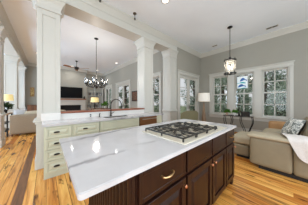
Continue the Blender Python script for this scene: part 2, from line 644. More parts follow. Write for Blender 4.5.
crown('trim_1', 'X', 3.189, -1, -4.5, WIN_X)
crown('trim_2', 'Y', WIN_X - 0.001, -1, -3.2, 3.19)
crown('trim_3', 'X', 3.631, 1, -0.95, LIV_X)
crown('trim_4', 'Y', LIV_X - 0.001, -1, 3.64, FAR_Y)
crown('trim_5', 'X', FAR_Y - 0.001, -1, 2.4, LIV_X)
crown('trim_6', 'X', BR[2] - 0.001, -1, BR[0], BR[1])
crown('trim_7', 'Y', -0.949, 1, 3.64, FAR_Y)
crown('trim_8', 'Y', -1.361, -1, 3.64, FAR_Y)
crown('trim_9', 'X', FAR_Y - 0.001, -1, -4.5, BR[0])
crown('trim_10', 'Y', BR[1] + 0.001, 1, BR[2], FAR_Y)


def board(name, axis, plane, sgn, a, b, h=0.2, t=0.02):
    pr = [(0, 0.001), (t, 0.001), (t, h - 0.03), (t * 0.5, h - 0.01), (t * 0.4, h), (0, h)]
    struct(name, sweep(new(), [(plane + sgn * d, z) for d, z in pr], axis, a, b), 'trim')


board('baseboard_right', 'Y', WIN_X - 0.001, -1, -3.2, 3.18)
board('baseboard_garden', 'X', ROW - 0.001, -1, 5.99, WIN_X - 0.03)
board('baseboard_living', 'Y', LIV_X - 0.001, -1, 3.66, 6.58)
board('baseboard_far', 'X', FAR_Y - 0.001, -1, -4.5, BR[0] - 0.01)


# ------------------------------------------------------------------ windows and garden doors
def mapper(axis, plane, sgn):
    """(s along wall, d outwards from the room face, z) -> box in the world"""
    def bx(bm, s0, s1, d0, d1, z0, z1, bev=0.0):
        p0, p1 = plane + sgn * d0, plane + sgn * d1
        if axis == 'Y':
            return box(bm, p0, p1, s0, s1, z0, z1, bev)
        return box(bm, s0, s1, p0, p1, z0, z1, bev)
    return bx


def anchor(name, loc):
    o = bpy.data.objects.new(name, None)
    o.empty_display_size = 0.1
    C.objects.link(o)
    o.location = loc
    o['kind'] = 'structure'
    return o


def double_hung(name, bx, loc, s0, s1):
    z0, z1 = WIN_Z
    root = anchor(name, loc)
    j = 0.03
    bm = new()
    bx(bm, s0 + 0.001, s0 + j, 0, 0.14, z0, z1); bx(bm, s1 - j, s1 - 0.001, 0, 0.14, z0, z1)
    bx(bm, s0 + j, s1 - j, 0, 0.14, z1 - j, z1 - 0.001); bx(bm, s0 + j, s1 - j, 0, 0.14, z0 + 0.001, z0 + j)
    obj('window_frame', bm, 'trim', root)
    a, b = s0 + j + 0.001, s1 - j - 0.001
    mid = 1.63
    for d, q0, q1 in ((0.085, mid - 0.02, z1 - j), (0.045, z0 + j, mid + 0.02)):
        bm = new()
        st = 0.045
        bx(bm, a, a + st, d, d + 0.035, q0, q1); bx(bm, b - st, b, d, d + 0.035, q0, q1)
        bx(bm, a + st, b - st, d, d + 0.035, q1 - st, q1); bx(bm, a + st, b - st, d, d + 0.035, q0, q0 + st * 1.15)
        c = (a + b) / 2
        bx(bm, c - 0.017, c + 0.017, d + 0.002, d + 0.032, q0 + st, q1 - st)
        h = (q0 + q1) / 2
        bx(bm, a + st, b - st, d + 0.002, d + 0.032, h - 0.017, h + 0.017)
        sash = obj('sash', bm, 'trim', root)
        bm = new()
        bx(bm, a + st, b - st, d + 0.015, d + 0.019, q0 + st, q1 - st)
        obj('pane', bm, 'glass', root, sash)
    return root


bx = mapper('Y', WIN_X, 1)
for i, (y0, y1) in enumerate(reversed(KITCHEN_WINS)):
    double_hung('window_%d' % (i + 1), bx, (WIN_X, (y0 + y1) / 2, WIN_Z[0]), y0, y1)
bx = mapper('Y', LIV_X, 1)
double_hung('window_4', bx, (LIV_X, sum(LIV_WIN) / 2, WIN_Z[0]), *LIV_WIN)


def casing(name, bx, spans, z0, z1, lo, hi, door=False):
    """flat casing around one or more openings with a capped head, and stool and apron for windows"""
    bm = new()
    edges = [lo] + [q for s in spans for q in s] + [hi]
    for i in range(0, len(edges), 2):
        bx(bm, edges[i], edges[i + 1], -0.022, -0.001, 0.0015 if door else z0 + 0.002, z1, 0.003)
    bx(bm, lo, hi, -0.024, -0.001, z1 + 0.001, z1 + 0.115, 0.003)
    bx(bm, lo - 0.03, hi + 0.03, -0.05, -0.001, z1 + 0.116, z1 + 0.155, 0.008)
    bx(bm, lo - 0.012, hi + 0.012, -0.034, -0.001, z1 - 0.004, z1 + 0.012, 0.003)
    if not door:
        bx(bm, lo - 0.03, hi + 0.03, -0.065, -0.001, z0 - 0.035, z0 + 0.001, 0.008)
        bx(bm, lo, hi, -0.02, -0.001, z0 - 0.15, z0 - 0.036, 0.003)
    struct(name, bm, 'trim')


casing('trim_11', mapper('Y', WIN_X, 1), KITCHEN_WINS, WIN_Z[0], WIN_Z[1], -0.06, 2.71)
casing('trim_12', mapper('Y', LIV_X, 1), [LIV_WIN], WIN_Z[0], WIN_Z[1], 3.90, 5.10)
casing('trim_13', mapper('X', ROW, 1), [(4.30, 5.86)], 0, 2.50, 4.18, 5.98, True)
for k, d in enumerate(LIV_DOORS):
    casing('trim_%d' % (14 + k), mapper('Y', LIV_X, 1), [d], 0, 2.50, d[0] - 0.13, d[1] + 0.13, True)


def french_door(name, axis, plane, s0, s1, handle_dir=1):
    bx = mapper(axis, plane, 1)
    loc = (plane, (s0 + s1) / 2, 0) if axis == 'Y' else ((s0 + s1) / 2, plane, 0)
    root = anchor(name, loc)
    bm = new()
    bx(bm, s0 + 0.001, s0 + 0.03, 0, 0.14, 0.001, 2.499); bx(bm, s1 - 0.03, s1 - 0.001, 0, 0.14, 0.001, 2.499)
    bx(bm, s0 + 0.03, s1 - 0.03, 0, 0.14, 2.47, 2.499); bx(bm, s0 + 0.03, s1 - 0.03, 0, 0.14, 0.001, 0.02)
    obj('door_frame', bm, 'trim', root)
    m = (s0 + s1) / 2
    for a, b, hs in ((s0 + 0.031, m - 0.002, m - 0.05), (m + 0.002, s1 - 0.031, m + 0.05)):
        bm = new()
        st = 0.10
        d0, d1 = 0.04, 0.085
        bx(bm, a, a + st, d0, d1, 0.021, 2.468); bx(bm, b - st, b, d0, d1, 0.021, 2.468)
        bx(bm, a + st, b - st, d0, d1, 2.35, 2.468); bx(bm, a + st, b - st, d0, d1, 0.021, 0.28)
        for q in range(1, 5):
            z = 0.28 + q * (2.35 - 0.28) / 5
            bx(bm, a + st, b - st, d0 + 0.008, d1 - 0.008, z - 0.012, z + 0.012)
        leaf = obj('door_leaf', bm, 'trim', root)
        bm = new()
        bx(bm, a + st, b - st, 0.06, 0.065, 0.28, 2.35)
        obj('pane', bm, 'glass', root, leaf)
        bm = new()
        bx(bm, hs - 0.02, hs + 0.02, 0.03, 0.04, 0.94, 1.16, 0.004)
        bx(bm, hs - 0.008, hs + 0.008, -0.02, 0.03, 1.03, 1.046, 0.003)
        bx(bm, hs - 0.012 if hs > m else hs - 0.10, hs + 0.10 if hs > m else hs + 0.012, -0.03, -0.015, 1.028, 1.048, 0.004)
        obj('handle', bm, 'nickel', root, leaf)
    return root


french_door('door_1', 'X', ROW, 4.30, 5.86)
french_door('door_2', 'Y', LIV_X, *LIV_DOORS[0])
french_door('door_3', 'Y', LIV_X, *LIV_DOORS[1])


# ------------------------------------------------------------------ columns
def column(x0, x1, y0, y1, label, z_top=CZ, cap=(1, 1, 1, 1), ped=(1, 1, 1, 1)):
    cx, cy = (x0 + x1) / 2, (y0 + y1) / 2
    r = thing('column', label, 'column', (cx, cy, 0), 'square white columns carrying the beams')
    r['kind'] = 'thing'
    zt = z_top - 0.001
    bm = new()
    e = 0.014
    box(bm, x0 + e, x1 - e, y0 + e, y1 - e, 0.98, zt - 0.27)
    m = 0.075
    for (a0, a1, b0, b1) in ((x0, x0 + m, y0, y0 + m), (x1 - m, x1, y0, y0 + m), (x0, x0 + m, y1 - m, y1), (x1 - m, x1, y1 - m, y1)):
        box(bm, a0, a1, b0, b1, 0.98, zt - 0.27, 0.003)
    for (q0, q1) in ((0.98, 1.10), (zt - 0.40, zt - 0.27)):
        for (a0, a1, b0, b1) in ((x0 + m, x1 - m, y0, y0 + 0.02), (x0 + m, x1 - m, y1 - 0.02, y1), (x0, x0 + 0.02, y0 + m, y1 - m), (x1 - 0.02, x1, y0 + m, y1 - m)):
            box(bm, a0, a1, b0, b1, q0, q1)
    obj('shaft', bm, 'trim', r)
    # capital: a stepped and flaring square moulding
    prof = [(0.0, -0.30), (0.022, -0.295), (0.022, -0.265), (0.006, -0.26), (0.012, -0.20), (0.035, -0.13), (0.07, -0.075), (0.075, -0.06), (0.09, -0.055), (0.09, 0.0)]
    t = new()
    rings = []
    for d, z in prof:
        rings.append([t.verts.new((px, py, zt + z)) for px, py in ((x0 - d * cap[0], y0 - d * cap[2]), (x1 + d * cap[1], y0 - d * cap[2]), (x1 + d * cap[1], y1 + d * cap[3]), (x0 - d * cap[0], y1 + d * cap[3]))])
    for a, b in zip(rings, rings[1:]):
        for k in range(4):
            t.faces.new((a[k], a[(k + 1) % 4], b[(k + 1) % 4], b[k]))
    t.faces.new(rings[0][::-1]); t.faces.new(rings[-1])
    obj('capital', t, 'trim', r)
    bm = new()
    for kk, (d, q0, q1, bv) in enumerate(((0.012, 0.001, 0.86, 0.003), (0.03, 0.001, 0.19, 0.006), (0.028, 0.86, 0.90, 0.006), (0.055, 0.90, 0.945, 0.01), (0.022, 0.945, 0.98, 0.006))):
        e0, e1, e2, e3 = [max(d * f, 0.0012 * (kk + 1)) for f in ped]
        box(bm, x0 - e0, x1 + e1, y0 - e2, y1 + e3, q0, q1, bv)
    obj('pedestal', bm, 'trim', r)
    return r


column(-0.13, 0.225, 3.20, 3.62, 'white square column where the cream drawers and the marble wall begin', ped=(1, 0, 0, 1))
column(2.41, 2.80, 3.20, 3.60, 'white square column at the end of the wooden bar ledge', ped=(0, 1, 0, 1))
column(3.73, 4.12, 3.20, 3.63, 'white square column beside the garden door and the olive armchair', cap=(1, 0, 1, 0), ped=(1, 0, 1, 0))
column(-1.37, -0.96, 5.40, 5.80, 'white square column of the side aisle nearest the kitchen, ahead of the lit yellow lamp')
column(-1.45, -1.03, 8.60, 9.00, 'white square column behind the beige sofa and the lit yellow lamp')
column(-1.30, -0.98, 10.80, 11.17, 'white square column against the far wall beside the tan picture', cap=(1, 1, 1, 0), ped=(1, 1, 1, 0))


# ------------------------------------------------------------------ kitchen island
def shaker(bm, x0, x1, y, z0, z1, fr=0.055, t=0.02, raised=True, sgn=-1):
    """door or drawer front standing on the plane y, growing towards sgn*Y"""
    f = y + sgn * t
    box(bm, x0, x0 + fr, y, f, z0, z1, 0.003); box(bm, x1 - fr, x1, y, f, z0, z1, 0.003)
    box(bm, x0 + fr, x1 - fr, y, f, z1 - fr, z1, 0.003); box(bm, x0 + fr, x1 - fr, y, f, z0, z0 + fr, 0.003)
    box(bm, x0 + fr, x1 - fr, y, y + sgn * t * 0.35, z0 + fr, z1 - fr)
    if raised:
        g = 0.012
        w = 0.035
        a0, a1, c0, c1 = x0 + fr + g, x1 - fr - g, z0 + fr + g, z1 - fr - g
        if a1 - a0 > 2.4 * w and c1 - c0 > 2.4 * w:
            tm = bmesh.new()
            o_, i_ = y + sgn * t * 0.36, y + sgn * t * 0.95
            r0 = [tm.verts.new((p, o_, q)) for p, q in ((a0, c0), (a1, c0), (a1, c1), (a0, c1))]
            r1 = [tm.verts.new((p, i_, q)) for p, q in ((a0 + w, c0 + w), (a1 - w, c0 + w), (a1 - w, c1 - w), (a0 + w, c1 - w))]
            for k in range(4):
                tm.faces.new((r0[k], r0[(k + 1) % 4], r1[(k + 1) % 4], r1[k]))
            tm.faces.new(r1); tm.faces.new(r0[::-1])
            merge(bm, tm)
        else:
            box(bm, a0, a1, y, y + sgn * t * 0.8, c0, c1, 0.004)
    return bm


IF = 0.615   # front plane of the island cabinets
IB = 1.55


def pull(x, y, z, w=0.11, sgn=-1):
    bm = new()
    for s in (-1, 1):
        tube(bm, [(x + s * w / 2, y, z), (x + s * w / 2, y + sgn * 0.018, z)], 0.009, 8)
    pts = [(x + w / 2 * q, y + sgn * (0.018 + 0.014 * (1 - q * q) ** 0.5), z - 0.006 * (1 - q * q)) for q in [-1, -0.8, -0.5, -0.2, 0.2, 0.5, 0.8, 1]]
    tube(bm, pts, [0.008, 0.006, 0.0065, 0.008, 0.008, 0.0065, 0.006, 0.008], 8)
    return bm


def knob(x, y, z, sgn=-1, r=0.016):
    return lathe(new(), [(0.007, 0), (0.006, sgn * 0.012), (r * 0.85, sgn * 0.017), (r, sgn * 0.023), (r * 0.7, sgn * 0.03), (0.002, sgn * 0.032)], (x, y, z), 14, 'Y')


def island_unit(x0, x1, label, has_pull, knob_side):
    r = thing('base_cabinet', label, 'cabinet', ((x0 + x1) / 2, (IF + IB) / 2, 0), 'dark base cabinets of the island')
    x0, x1 = x0 + 0.001, x1 - 0.001
    bm = box(new(), x0, x1, IF, IB, 0.10, 0.885)
    obj('body', bm, 'espresso', r)
    obj('toe_kick', box(new(), x0, x1, IF + 0.07, IB - 0.05, 0.001, 0.099), 'espresso', r)
    d = shaker(new(), x0 + 0.012, x1 - 0.012, IF - 0.0005, 0.680, 0.872, 0.028, 0.02, False)
    box(d, x0 + 0.03, x1 - 0.03, IF - 0.0005, IF - 0.018, 0.70, 0.852, 0.003)
    dr = obj('drawer', d, 'espresso', r)
    if has_pull:
        obj('pull', pull((x0 + x1) / 2, IF - 0.0205, 0.782), 'brass', r, dr, True)
    d = shaker(new(), x0 + 0.012, x1 - 0.012, IF - 0.0005, 0.115, 0.655, 0.058, 0.022, True)
    do = obj('door', d, 'espresso', r)
    kx = x1 - 0.042 if knob_side > 0 else x0 + 0.042
    obj('knob', knob(kx, IF - 0.0225, 0.60), 'copper', r, do, True)
    return r


island_unit(0.40, 0.905, 'dark wood cabinet next to the beaded end panel, brass pull on its drawer', True, 1)
island_unit(0.905, 1.42, 'dark wood cabinet under the cooktop, drawer front without a pull, knob by its neighbour', False, 1)
island_unit(1.42, 1.865, 'dark wood cabinet under the cooktop controls, narrower, no drawer pull', False, -1)
u4 = island_unit(1.865, 2.235, 'dark wood end cabinet nearest the sofa with a small pulled drawer', True, 1)
obj('foot', box(box(new(), 2.165, 2.232, IF - 0.005, IF + 0.069, 0.001, 0.098, 0.006), 2.13, 2.165, IF, IF + 0.05, 0.05, 0.098, 0.005), 'espresso', u4)

# beaded end panel under the seating overhang
bm = new()
IEX = 0.376
box(bm, IEX, 0.398, IF + 0.001, IB, 0.001, 0.885)
nb = 17
for k in range(nb):
    y = IF + 0.03 + k * (IB - IF - 0.06) / (nb - 1)
    lathe(bm, [(0.021, 0.11), (0.021, 0.884)], (IEX + 0.008, y, 0), 14)
box(bm, IEX - 0.016, 0.398, IF - 0.012, IB + 0.01, 0.001, 0.11, 0.004)
single('beaded_panel', bm, 'espresso', 'dark beaded wood end panel under the overhang of the island worktop', 'panel', smooth=True)

# island worktop with rounded corners
def slab(x0, x1, y0, y1, z0, z1, r, bev):
    t = new()
    pts = []
    for cx, cy, a0 in ((x1 - r, y1 - r, 0), (x0 + r, y1 - r, 90), (x0 + r, y0 + r, 180), (x1 - r, y0 + r, 270)):
        for k in range(6):
            a = math.radians(a0 + 18 * k)
            pts.append((cx + r * math.cos(a), cy + r * math.sin(a)))
    vs = [t.verts.new((p[0], p[1], z0)) for p in pts]
    f = t.faces.new(vs)
    e = bmesh.ops.extrude_face_region(t, geom=[f])
    bmesh.ops.translate(t, verts=[g for g in e['geom'] if isinstance(g, bmesh.types.BMVert)], vec=(0, 0, z1 - z0))
    ed = [x for x in t.edges if abs(x.verts[0].co.z - x.verts[1].co.z) < 1e-6]
    bmesh.ops.bevel(t, geom=ed, offset=bev, segments=2, affect='EDGES')
    return t


ICX = (0.098, 2.265, 0.573, 1.565)
single('island_worktop', slab(ICX[0], ICX[1], ICX[2], ICX[3], 0.887, 0.92, 0.02, 0.004), 'quartz', 'white quartz worktop with grey veins on the kitchen island', 'worktop', smooth=True)

# cooktop
CT = (0.895, 1.945, 0.608, 1.235)
ck = thing('gas_cooktop', 'gas cooktop with black cast iron grates set in the island worktop', 'cooktop', ((CT[0] + CT[1]) / 2, (CT[2] + CT[3]) / 2, 0.9205))
bm = new()
box(bm, CT[0], CT[1], CT[2], CT[3], 0.9205, 0.930, 0.004)
obj('tray', bm, 'tray_steel', ck, smooth=True)
GX = [(0.925, 1.155), (1.165, 1.395), (1.405, 1.635)]
burners = []
for gi, (a, b) in enumerate(GX):
    y0, y1 = CT[2] + 0.035, CT[3] - 0.03
    bm = new()
    z0, z1 = 0.955, 0.972
    t = 0.010
    box(bm, a, a + t, y0, y1, z0, z1, 0.003); box(bm, b - t, b, y0, y1, z0, z1, 0.003)
    box(bm, a, b, y0, y0 + t, z0, z1, 0.003); box(bm, a, b, y1 - t, y1, z0, z1, 0.003)
    ym = (y0 + y1) / 2
    box(bm, a, b, ym - t / 2, ym + t / 2, z0, z1, 0.003)
    cs = [(y0 * 0.75 + y1 * 0.25), (y0 * 0.25 + y1 * 0.75)] if gi != 1 else [ym]
    xm = (a + b) / 2
    for cy in ([(y0 * 0.75 + y1 * 0.25), (y0 * 0.25 + y1 * 0.75)]):
        for q in range(12):
            an = math.radians(30 * q)
            dx, dy = math.cos(an), math.sin(an)
            ex = min((b - a) / 2 / max(abs(dx), 1e-6), (y1 - y0) / 4 / max(abs(dy), 1e-6))
            if q % 3 and ex > 0.15:
                ex = 0.15
            tube(bm, [(xm + dx * 0.035, cy + dy * 0.035, z1 - 0.004), (xm + dx * ex, cy + dy * ex, z1 - 0.004)], 0.0055 if q % 3 == 0 else 0.004, 6)
    for fx in (a + t / 2, b - t / 2):
        for fy in (y0 + t / 2, ym, y1 - t / 2):
            box(bm, fx - 0.007, fx + 0.007, fy - 0.007, fy + 0.007, 0.9305, z0 + 0.004, 0.002)
    obj('grate', bm, 'iron', ck)
    burners += [(xm, c, 0.055 if gi == 1 else 0.042) for c in cs]
for x, y, r in burners:
    br = obj('burner', lathe(new(), [(r, 0), (r, 0.008), (r * 0.85, 0.014), (r * 0.8, 0.014)], (x, y, 0.9305), 18), 'steel', ck, smooth=True)
    obj('burner_cap', lathe(new(), [(r * 0.75, 0), (r * 0.78, 0.004), (r * 0.7, 0.01), (0.002, 0.011)], (x, y, 0.9446), 18), 'iron', ck, br, True)
for k in range(5):
    y = CT[2] + 0.07 + k * 0.118
    obj('control_knob', lathe(new(), [(0.026, 0), (0.026, 0.006), (0.02, 0.009), (0.019, 0.032), (0.016, 0.036), (0.001, 0.036)], (1.715, y, 0.9305), 16), 'black_metal', ck, smooth=True)

# ------------------------------------------------------------------ sink run with cream cabinets
CF = 2.71


def cup_pull(x, y, z, w=0.085):
    bm = new()
    t = bmesh.new()
    n = 10
    prev = None
    for i in range(n + 1):
        a = PI * i / n
        ring = []
        for j in range(6):
            b = (PI / 2) * j / 5
            px = x - math.cos(a) * w / 2 * (1 if j < 5 else 1)
            py = y - 0.001 - 0.028 * math.sin(b) * (0.35 + 0.65 * math.sin(a))
            pz = z - 0.004 + 0.024 * math.cos(b) * (0.25 + 0.75 * math.sin(a))
            ring.append(t.verts.new((px, py, pz)))
        if prev:
            for j in range(5):
                t.faces.new((prev[j], prev[j + 1], ring[j + 1], ring[j]))
        prev = ring
    bmesh.ops.solidify(t, geom=list(t.faces), thickness=0.003)
    merge(bm, t)
    return bm


def base_unit(name, x0, x1, label, rows, toe=True):
    r = thing(name, label, 'cabinet', ((x0 + x1) / 2, 2.96, 0), 'cream base cabinets of the sink run')
    x0, x1 = x0 + 0.001, x1 - 0.001
    obj('body', box(new(), x0, x1, CF, 3.18, 0.001, 0.878), 'cream', r)
    for z0, z1, kind in rows:
        if kind == 'drawer':
            d = shaker(new(), x0 + 0.018, x1 - 0.018, CF - 0.0005, z0, z1, 0.035, 0.02, True)
            dr = obj('drawer', d, 'cream', r)
            obj('cup_pull', cup_pull((x0 + x1) / 2 - 0.03, CF - 0.0205 + 0.003, (z0 + z1) / 2), 'bronze', r, dr, True)
        elif kind == 'false':
            obj('sink_front', shaker(new(), x0 + 0.018, x1 - 0.018, CF - 0.0005, z0, z1, 0.03, 0.02, False), 'cream', r)
        elif kind == 'doors':
            m = (x0 + x1) / 2
            for a, b, k in ((x0 + 0.018, m - 0.002, m - 0.035), (m + 0.002, x1 - 0.018, m + 0.035)):
                do = obj('door', shaker(new(), a, b, CF - 0.0005, z0, z1, 0.055, 0.02, True), 'cream', r)
                obj('knob', knob(k, CF - 0.0205, z1 - 0.08), 'bronze', r, do, True)
    return r


base_unit('drawer_cabinet', -0.03, 0.37, 'cream four drawer cabinet at the column end of the sink run',
          [(0.672, 0.858, 'drawer'), (0.484, 0.664, 'drawer'), (0.296, 0.476, 'drawer'), (0.085, 0.288, 'drawer')])
base_unit('base_cabinet', 0.37, 0.855, 'cream cabinet between the four drawers and the sink cabinet', [(0.672, 0.858, 'drawer'), (0.085, 0.664, 'doors')])
base_unit('sink_cabinet', 0.865, 1.875, 'wide cream cabinet below the sink', [(0.672, 0.858, 'false'), (0.085, 0.664, 'doors')])
dw = thing('dishwasher', 'stainless steel dishwasher with bar handle next to the sink cabinet', 'dishwasher', (2.2, 2.96, 0))
obj('body', box(new(), 1.884, 2.505, CF + 0.03, 3.18, 0.001, 0.876), 'black_plastic', dw)
door = obj('door', box(new(), 1.89, 2.50, CF - 0.025, CF + 0.028, 0.10, 0.870, 0.006), 'painted_reflection_steel', dw)
bm = new()
tube(bm, [(1.94, CF - 0.06, 0.815), (2.45, CF - 0.06, 0.815)], 0.012, 10)
for x in (1.98, 2.41):
    tube(bm, [(x, CF - 0.0255, 0.815), (x, CF - 0.058, 0.815)], 0.007, 8)
obj('handle', bm, 'steel', dw, door, True)
ep = single('end_panel', box(new(), 2.512, 2.735, CF, 3.15, 0.001, 0.878, 0.003), 'cream', 'cream filler panel closing the sink run beside the dishwasher', 'panel')

# sink worktop with a cut-out, built from four strips
SK = (1.02, 1.66, 2.82, 3.08)
bm = new()
X0, X1, Y0, Y1 = -0.055, 2.775, 2.675, 3.198
box(bm, X0, SK[0], Y0, Y1, 0.88, 0.92); box(bm, SK[1], X1, Y0, Y1, 0.88, 0.92)
box(bm, SK[0], SK[1], Y0, SK[2], 0.88, 0.92); box(bm, SK[0], SK[1], SK[3], Y1, 0.88, 0.92)
bmesh.ops.remove_doubles(bm, verts=bm.verts, dist=1e-5)
single('sink_worktop', bm, 'quartz', 'white quartz worktop over the cream sink cabinets', 'worktop')
sk = new()
a0, a1, b0, b1 = SK[0] + 0.002, SK[1] - 0.002, SK[2] + 0.002, SK[3] - 0.002
for q in ((a0, a0 + 0.006, b0, b1), (a1 - 0.006, a1, b0, b1), (a0, a1, b0, b0 + 0.006), (a0, a1, b1 - 0.006, b1)):
    box(sk, q[0], q[1], q[2], q[3], 0.74, 0.915)
box(sk, a0, a1, b0, b1, 0.734, 0.74)
basin = thing('sink', 'steel sink basin set into the white worktop below the bar ledge', 'sink', ((a0 + a1) / 2, (b0 + b1) / 2, 0.734))
obj('bowl', sk, 'nickel', basin)
obj('drain', lathe(new(), [(0.04, 0), (0.04, 0.004), (0.028, 0.003), (0.001, 0.001)], ((a0 + a1) / 2, (b0 + b1) / 2, 0.7402), 16), 'steel', basin)

single('marble_backsplash', box(new(), 0.232, 2.405, 3.202, 3.258, 0.881, 1.044), 'marble', 'white marble backsplash below the wooden bar ledge', 'backsplash')
bm = box(new(), 0.228, 2.408, 3.168, 3.50, 1.0455, 1.084, 0.010, 3)
single('bar_ledge', bm, 'bar_wood', 'reddish wooden bar ledge running between two white columns', 'bar ledge')
single('marble_upstand', box(new(), -0.075, 0.226, 3.145, 3.198, 0.9205, 1.072, 0.002), 'marble', 'white marble upstand in front of the column at the start of the bar', 'backsplash')
# outlet in the backsplash
ol = thing('power_outlet', 'dark double power outlet in the marble backsplash', 'outlet', (0.80, 3.2, 0.965))
pl = obj('plate', box(new(), 0.765, 0.835, 3.196, 3.2015, 0.925, 1.01, 0.002), 'white_ceramic', ol)
obj('socket', box(new(), 0.783, 0.817, 3.193, 3.1955, 0.972, 0.998, 0.001), 'black_plastic', ol)
obj('socket', box(new(), 0.783, 0.817, 3.193, 3.1955, 0.936, 0.962, 0.001), 'black_plastic', ol)

# faucet
fx, fy = 1.27, 3.13
fc = thing('faucet', 'dark gooseneck faucet standing behind the sink', 'faucet', (fx, fy, 0.9205))
obj('base', lathe(new(), [(0.028, 0), (0.028, 0.01), (0.02, 0.02), (0.018, 0.10), (0.014, 0.11)], (fx, fy, 0.9205), 14), 'bronze', fc, smooth=True)
pts = [(fx, fy, 1.03), (fx, fy, 1.22)]
for k in range(1, 12):
    a = PI * k / 11
    pts.append((fx + 0.14 - 0.14 * math.cos(a), fy - 0.02 * k / 11, 1.22 + 0.14 * math.sin(a)))
pts.append((fx + 0.28, fy - 0.02, 1.19))
obj('spout', tube(new(), pts, 0.013, 10), 'bronze', fc, smooth=True)
obj('spray_head', lathe(new(), [(0.015, 0.0), (0.019, -0.02), (0.019, -0.085), (0.013, -0.09)], (fx + 0.28, fy - 0.02, 1.19), 12), 'bronze', fc, smooth=True)
obj('lever', tube(new(), [(fx + 0.016, fy, 0.985), (fx + 0.05, fy, 1.0), (fx + 0.10, fy, 1.035)], [0.009, 0.007, 0.005], 8), 'bronze', fc, smooth=True)
sx, sy = 0.985, 3.13
sd = thing('soap_dispenser', 'small dark soap dispenser beside the faucet', 'soap dispenser', (sx, sy, 0.9205))
obj('base', lathe(new(), [(0.02, 0), (0.02, 0.008), (0.011, 0.014), (0.011, 0.07), (0.001, 0.072)], (sx, sy, 0.9205), 12), 'bronze', sd, smooth=True)
obj('nozzle', tube(new(), [(sx, sy, 0.985), (sx, sy, 1.01), (sx, sy - 0.03, 1.015), (sx, sy - 0.06, 1.005)], 0.006, 8), 'bronze', sd, smooth=True)


# ------------------------------------------------------------------ living room: television wall
tv = thing('television', 'black flat screen television on the chimney breast above the mantel', 'television', (1.42, 10.76, 1.56))
obj('housing', box(new(), 0.735, 2.11, 10.725, 10.779, 1.56, 2.36, 0.006), 'black_plastic', tv)
obj('screen', box(new(), 0.75, 2.095, 10.719, 10.7245, 1.575, 2.345), 'screen', tv)
mt = thing('fireplace_mantel', 'white fireplace surround with brown wooden mantel shelf under the television', 'mantel', (1.32, 10.70, 0))
obj('shelf', box(new(), 0.42, 2.36, 10.56, 10.779, 1.43, 1.50, 0.008), 'mantel_wood', mt)
bm = new()
box(bm, 0.48, 0.615, 10.70, 10.779, 0.001, 1.04, 0.004); box(bm, 2.025, 2.32, 10.70, 10.779, 0.001, 1.04, 0.004)
box(bm, 0.48, 2.32, 10.70, 10.779, 1.041, 1.429, 0.004)
obj('surround', bm, 'trim', mt)
single('firebox', box(new(), 0.63, 2.01, 10.86, 11.18, 0.401, 1.03), 'firebox', 'black fireplace opening under the white surround', 'firebox')
bm = new()
lathe(bm, [(0.035, 0), (0.05, 0.03), (0.06, 0.10), (0.03, 0.17), (0.022, 0.2), (0.028, 0.215)], (2.22, 10.66, 1.5005), 14)
single('vase', bm, 'black_metal', 'small dark vase on the end of the mantel', 'vase', smooth=True)

# bookcase in the niche
bc = thing('bookcase', 'white built-in bookcase beside the chimney breast', 'bookcase', (3.05, 11.0, 0))
bm = new()
BX0, BX1, BY0, BY1 = 2.425, 3.72, 10.88, 11.19
box(bm, BX0, BX0 + 0.05, BY0, BY1, 0.001, 2.50); box(bm, BX1 - 0.05, BX1, BY0, BY1, 0.001, 2.50)
box(bm, 3.05, 3.09, BY0, BY1, 0.001, 2.42); box(bm, BX0, BX1, BY1 - 0.02, BY1, 0.001, 2.50)
box(bm, BX0 - 0.015, BX1 + 0.03, BY0 - 0.03, BY1, 2.42, 2.55, 0.01)
obj('case', bm, 'trim', bc)
SZ = [0.78, 1.12, 1.46, 1.80, 2.12]
for z in SZ:
    obj('shelf', box(new(), BX0 + 0.051, BX1 - 0.051, BY0 + 0.005, BY1 - 0.021, z - 0.03, z), 'trim', bc)
bn = 0
col_names = ['grey', 'cream', 'brown', 'slate']
for si, z in enumerate(SZ[:4]):
    for half, (a, b) in enumerate(((BX0 + 0.07, 3.04), (3.10, BX1 - 0.07))):
        x = a + rnd.uniform(0, 0.2)
        kind = (si + half) % 3
        if kind == 2:
            bm = new()
            lathe(bm, [(0.04, 0), (0.07, 0.05), (0.075, 0.11), (0.035, 0.18), (0.04, 0.20)], ((a + b) / 2, 11.0, z + 0.0005), 12)
            single('vase', bm, ['white_ceramic', 'bronze', 'terracotta'][si % 3], '%s vase standing alone on the %s bookcase shelf' % (['white', 'dark', 'blush'][si % 3], ['lowest', 'second lowest', 'middle', 'second highest'][si]), 'vase', smooth=True)
            continue
        for k in range(5 if kind == 0 else 4):
            w = rnd.uniform(0.03, 0.055)
            h = rnd.uniform(0.17, 0.24)
            if x + w > b:
                break
            bm = new()
            box(bm, x, x + w, 10.93, 11.12, z + 0.0005, z + h)
            single('book', bm, BOOKS[bn % 4], '%s book in a short row on the white bookcase' % col_names[bn % 4], 'book', 'books on the white bookcase')
            bn += 1
            x += w + 0.004
        if kind == 1:
            fx0 = b - 0.22
            pf = thing('framed_picture', 'small framed picture leaning on the %s bookcase shelf' % ['lowest', 'second lowest', 'middle', 'second highest'][si], 'picture frame', (fx0 + 0.09, 11.05, z))
            bm = new()
            box(bm, fx0, fx0 + 0.18, 11.05, 11.07, z + 0.001, z + 0.23, 0.003)
            obj('frame', bm, 'black_metal', pf)
            obj('picture', box(new(), fx0 + 0.02, fx0 + 0.16, 11.046, 11.0495, z + 0.02, z + 0.21), 'cushion_white', pf)

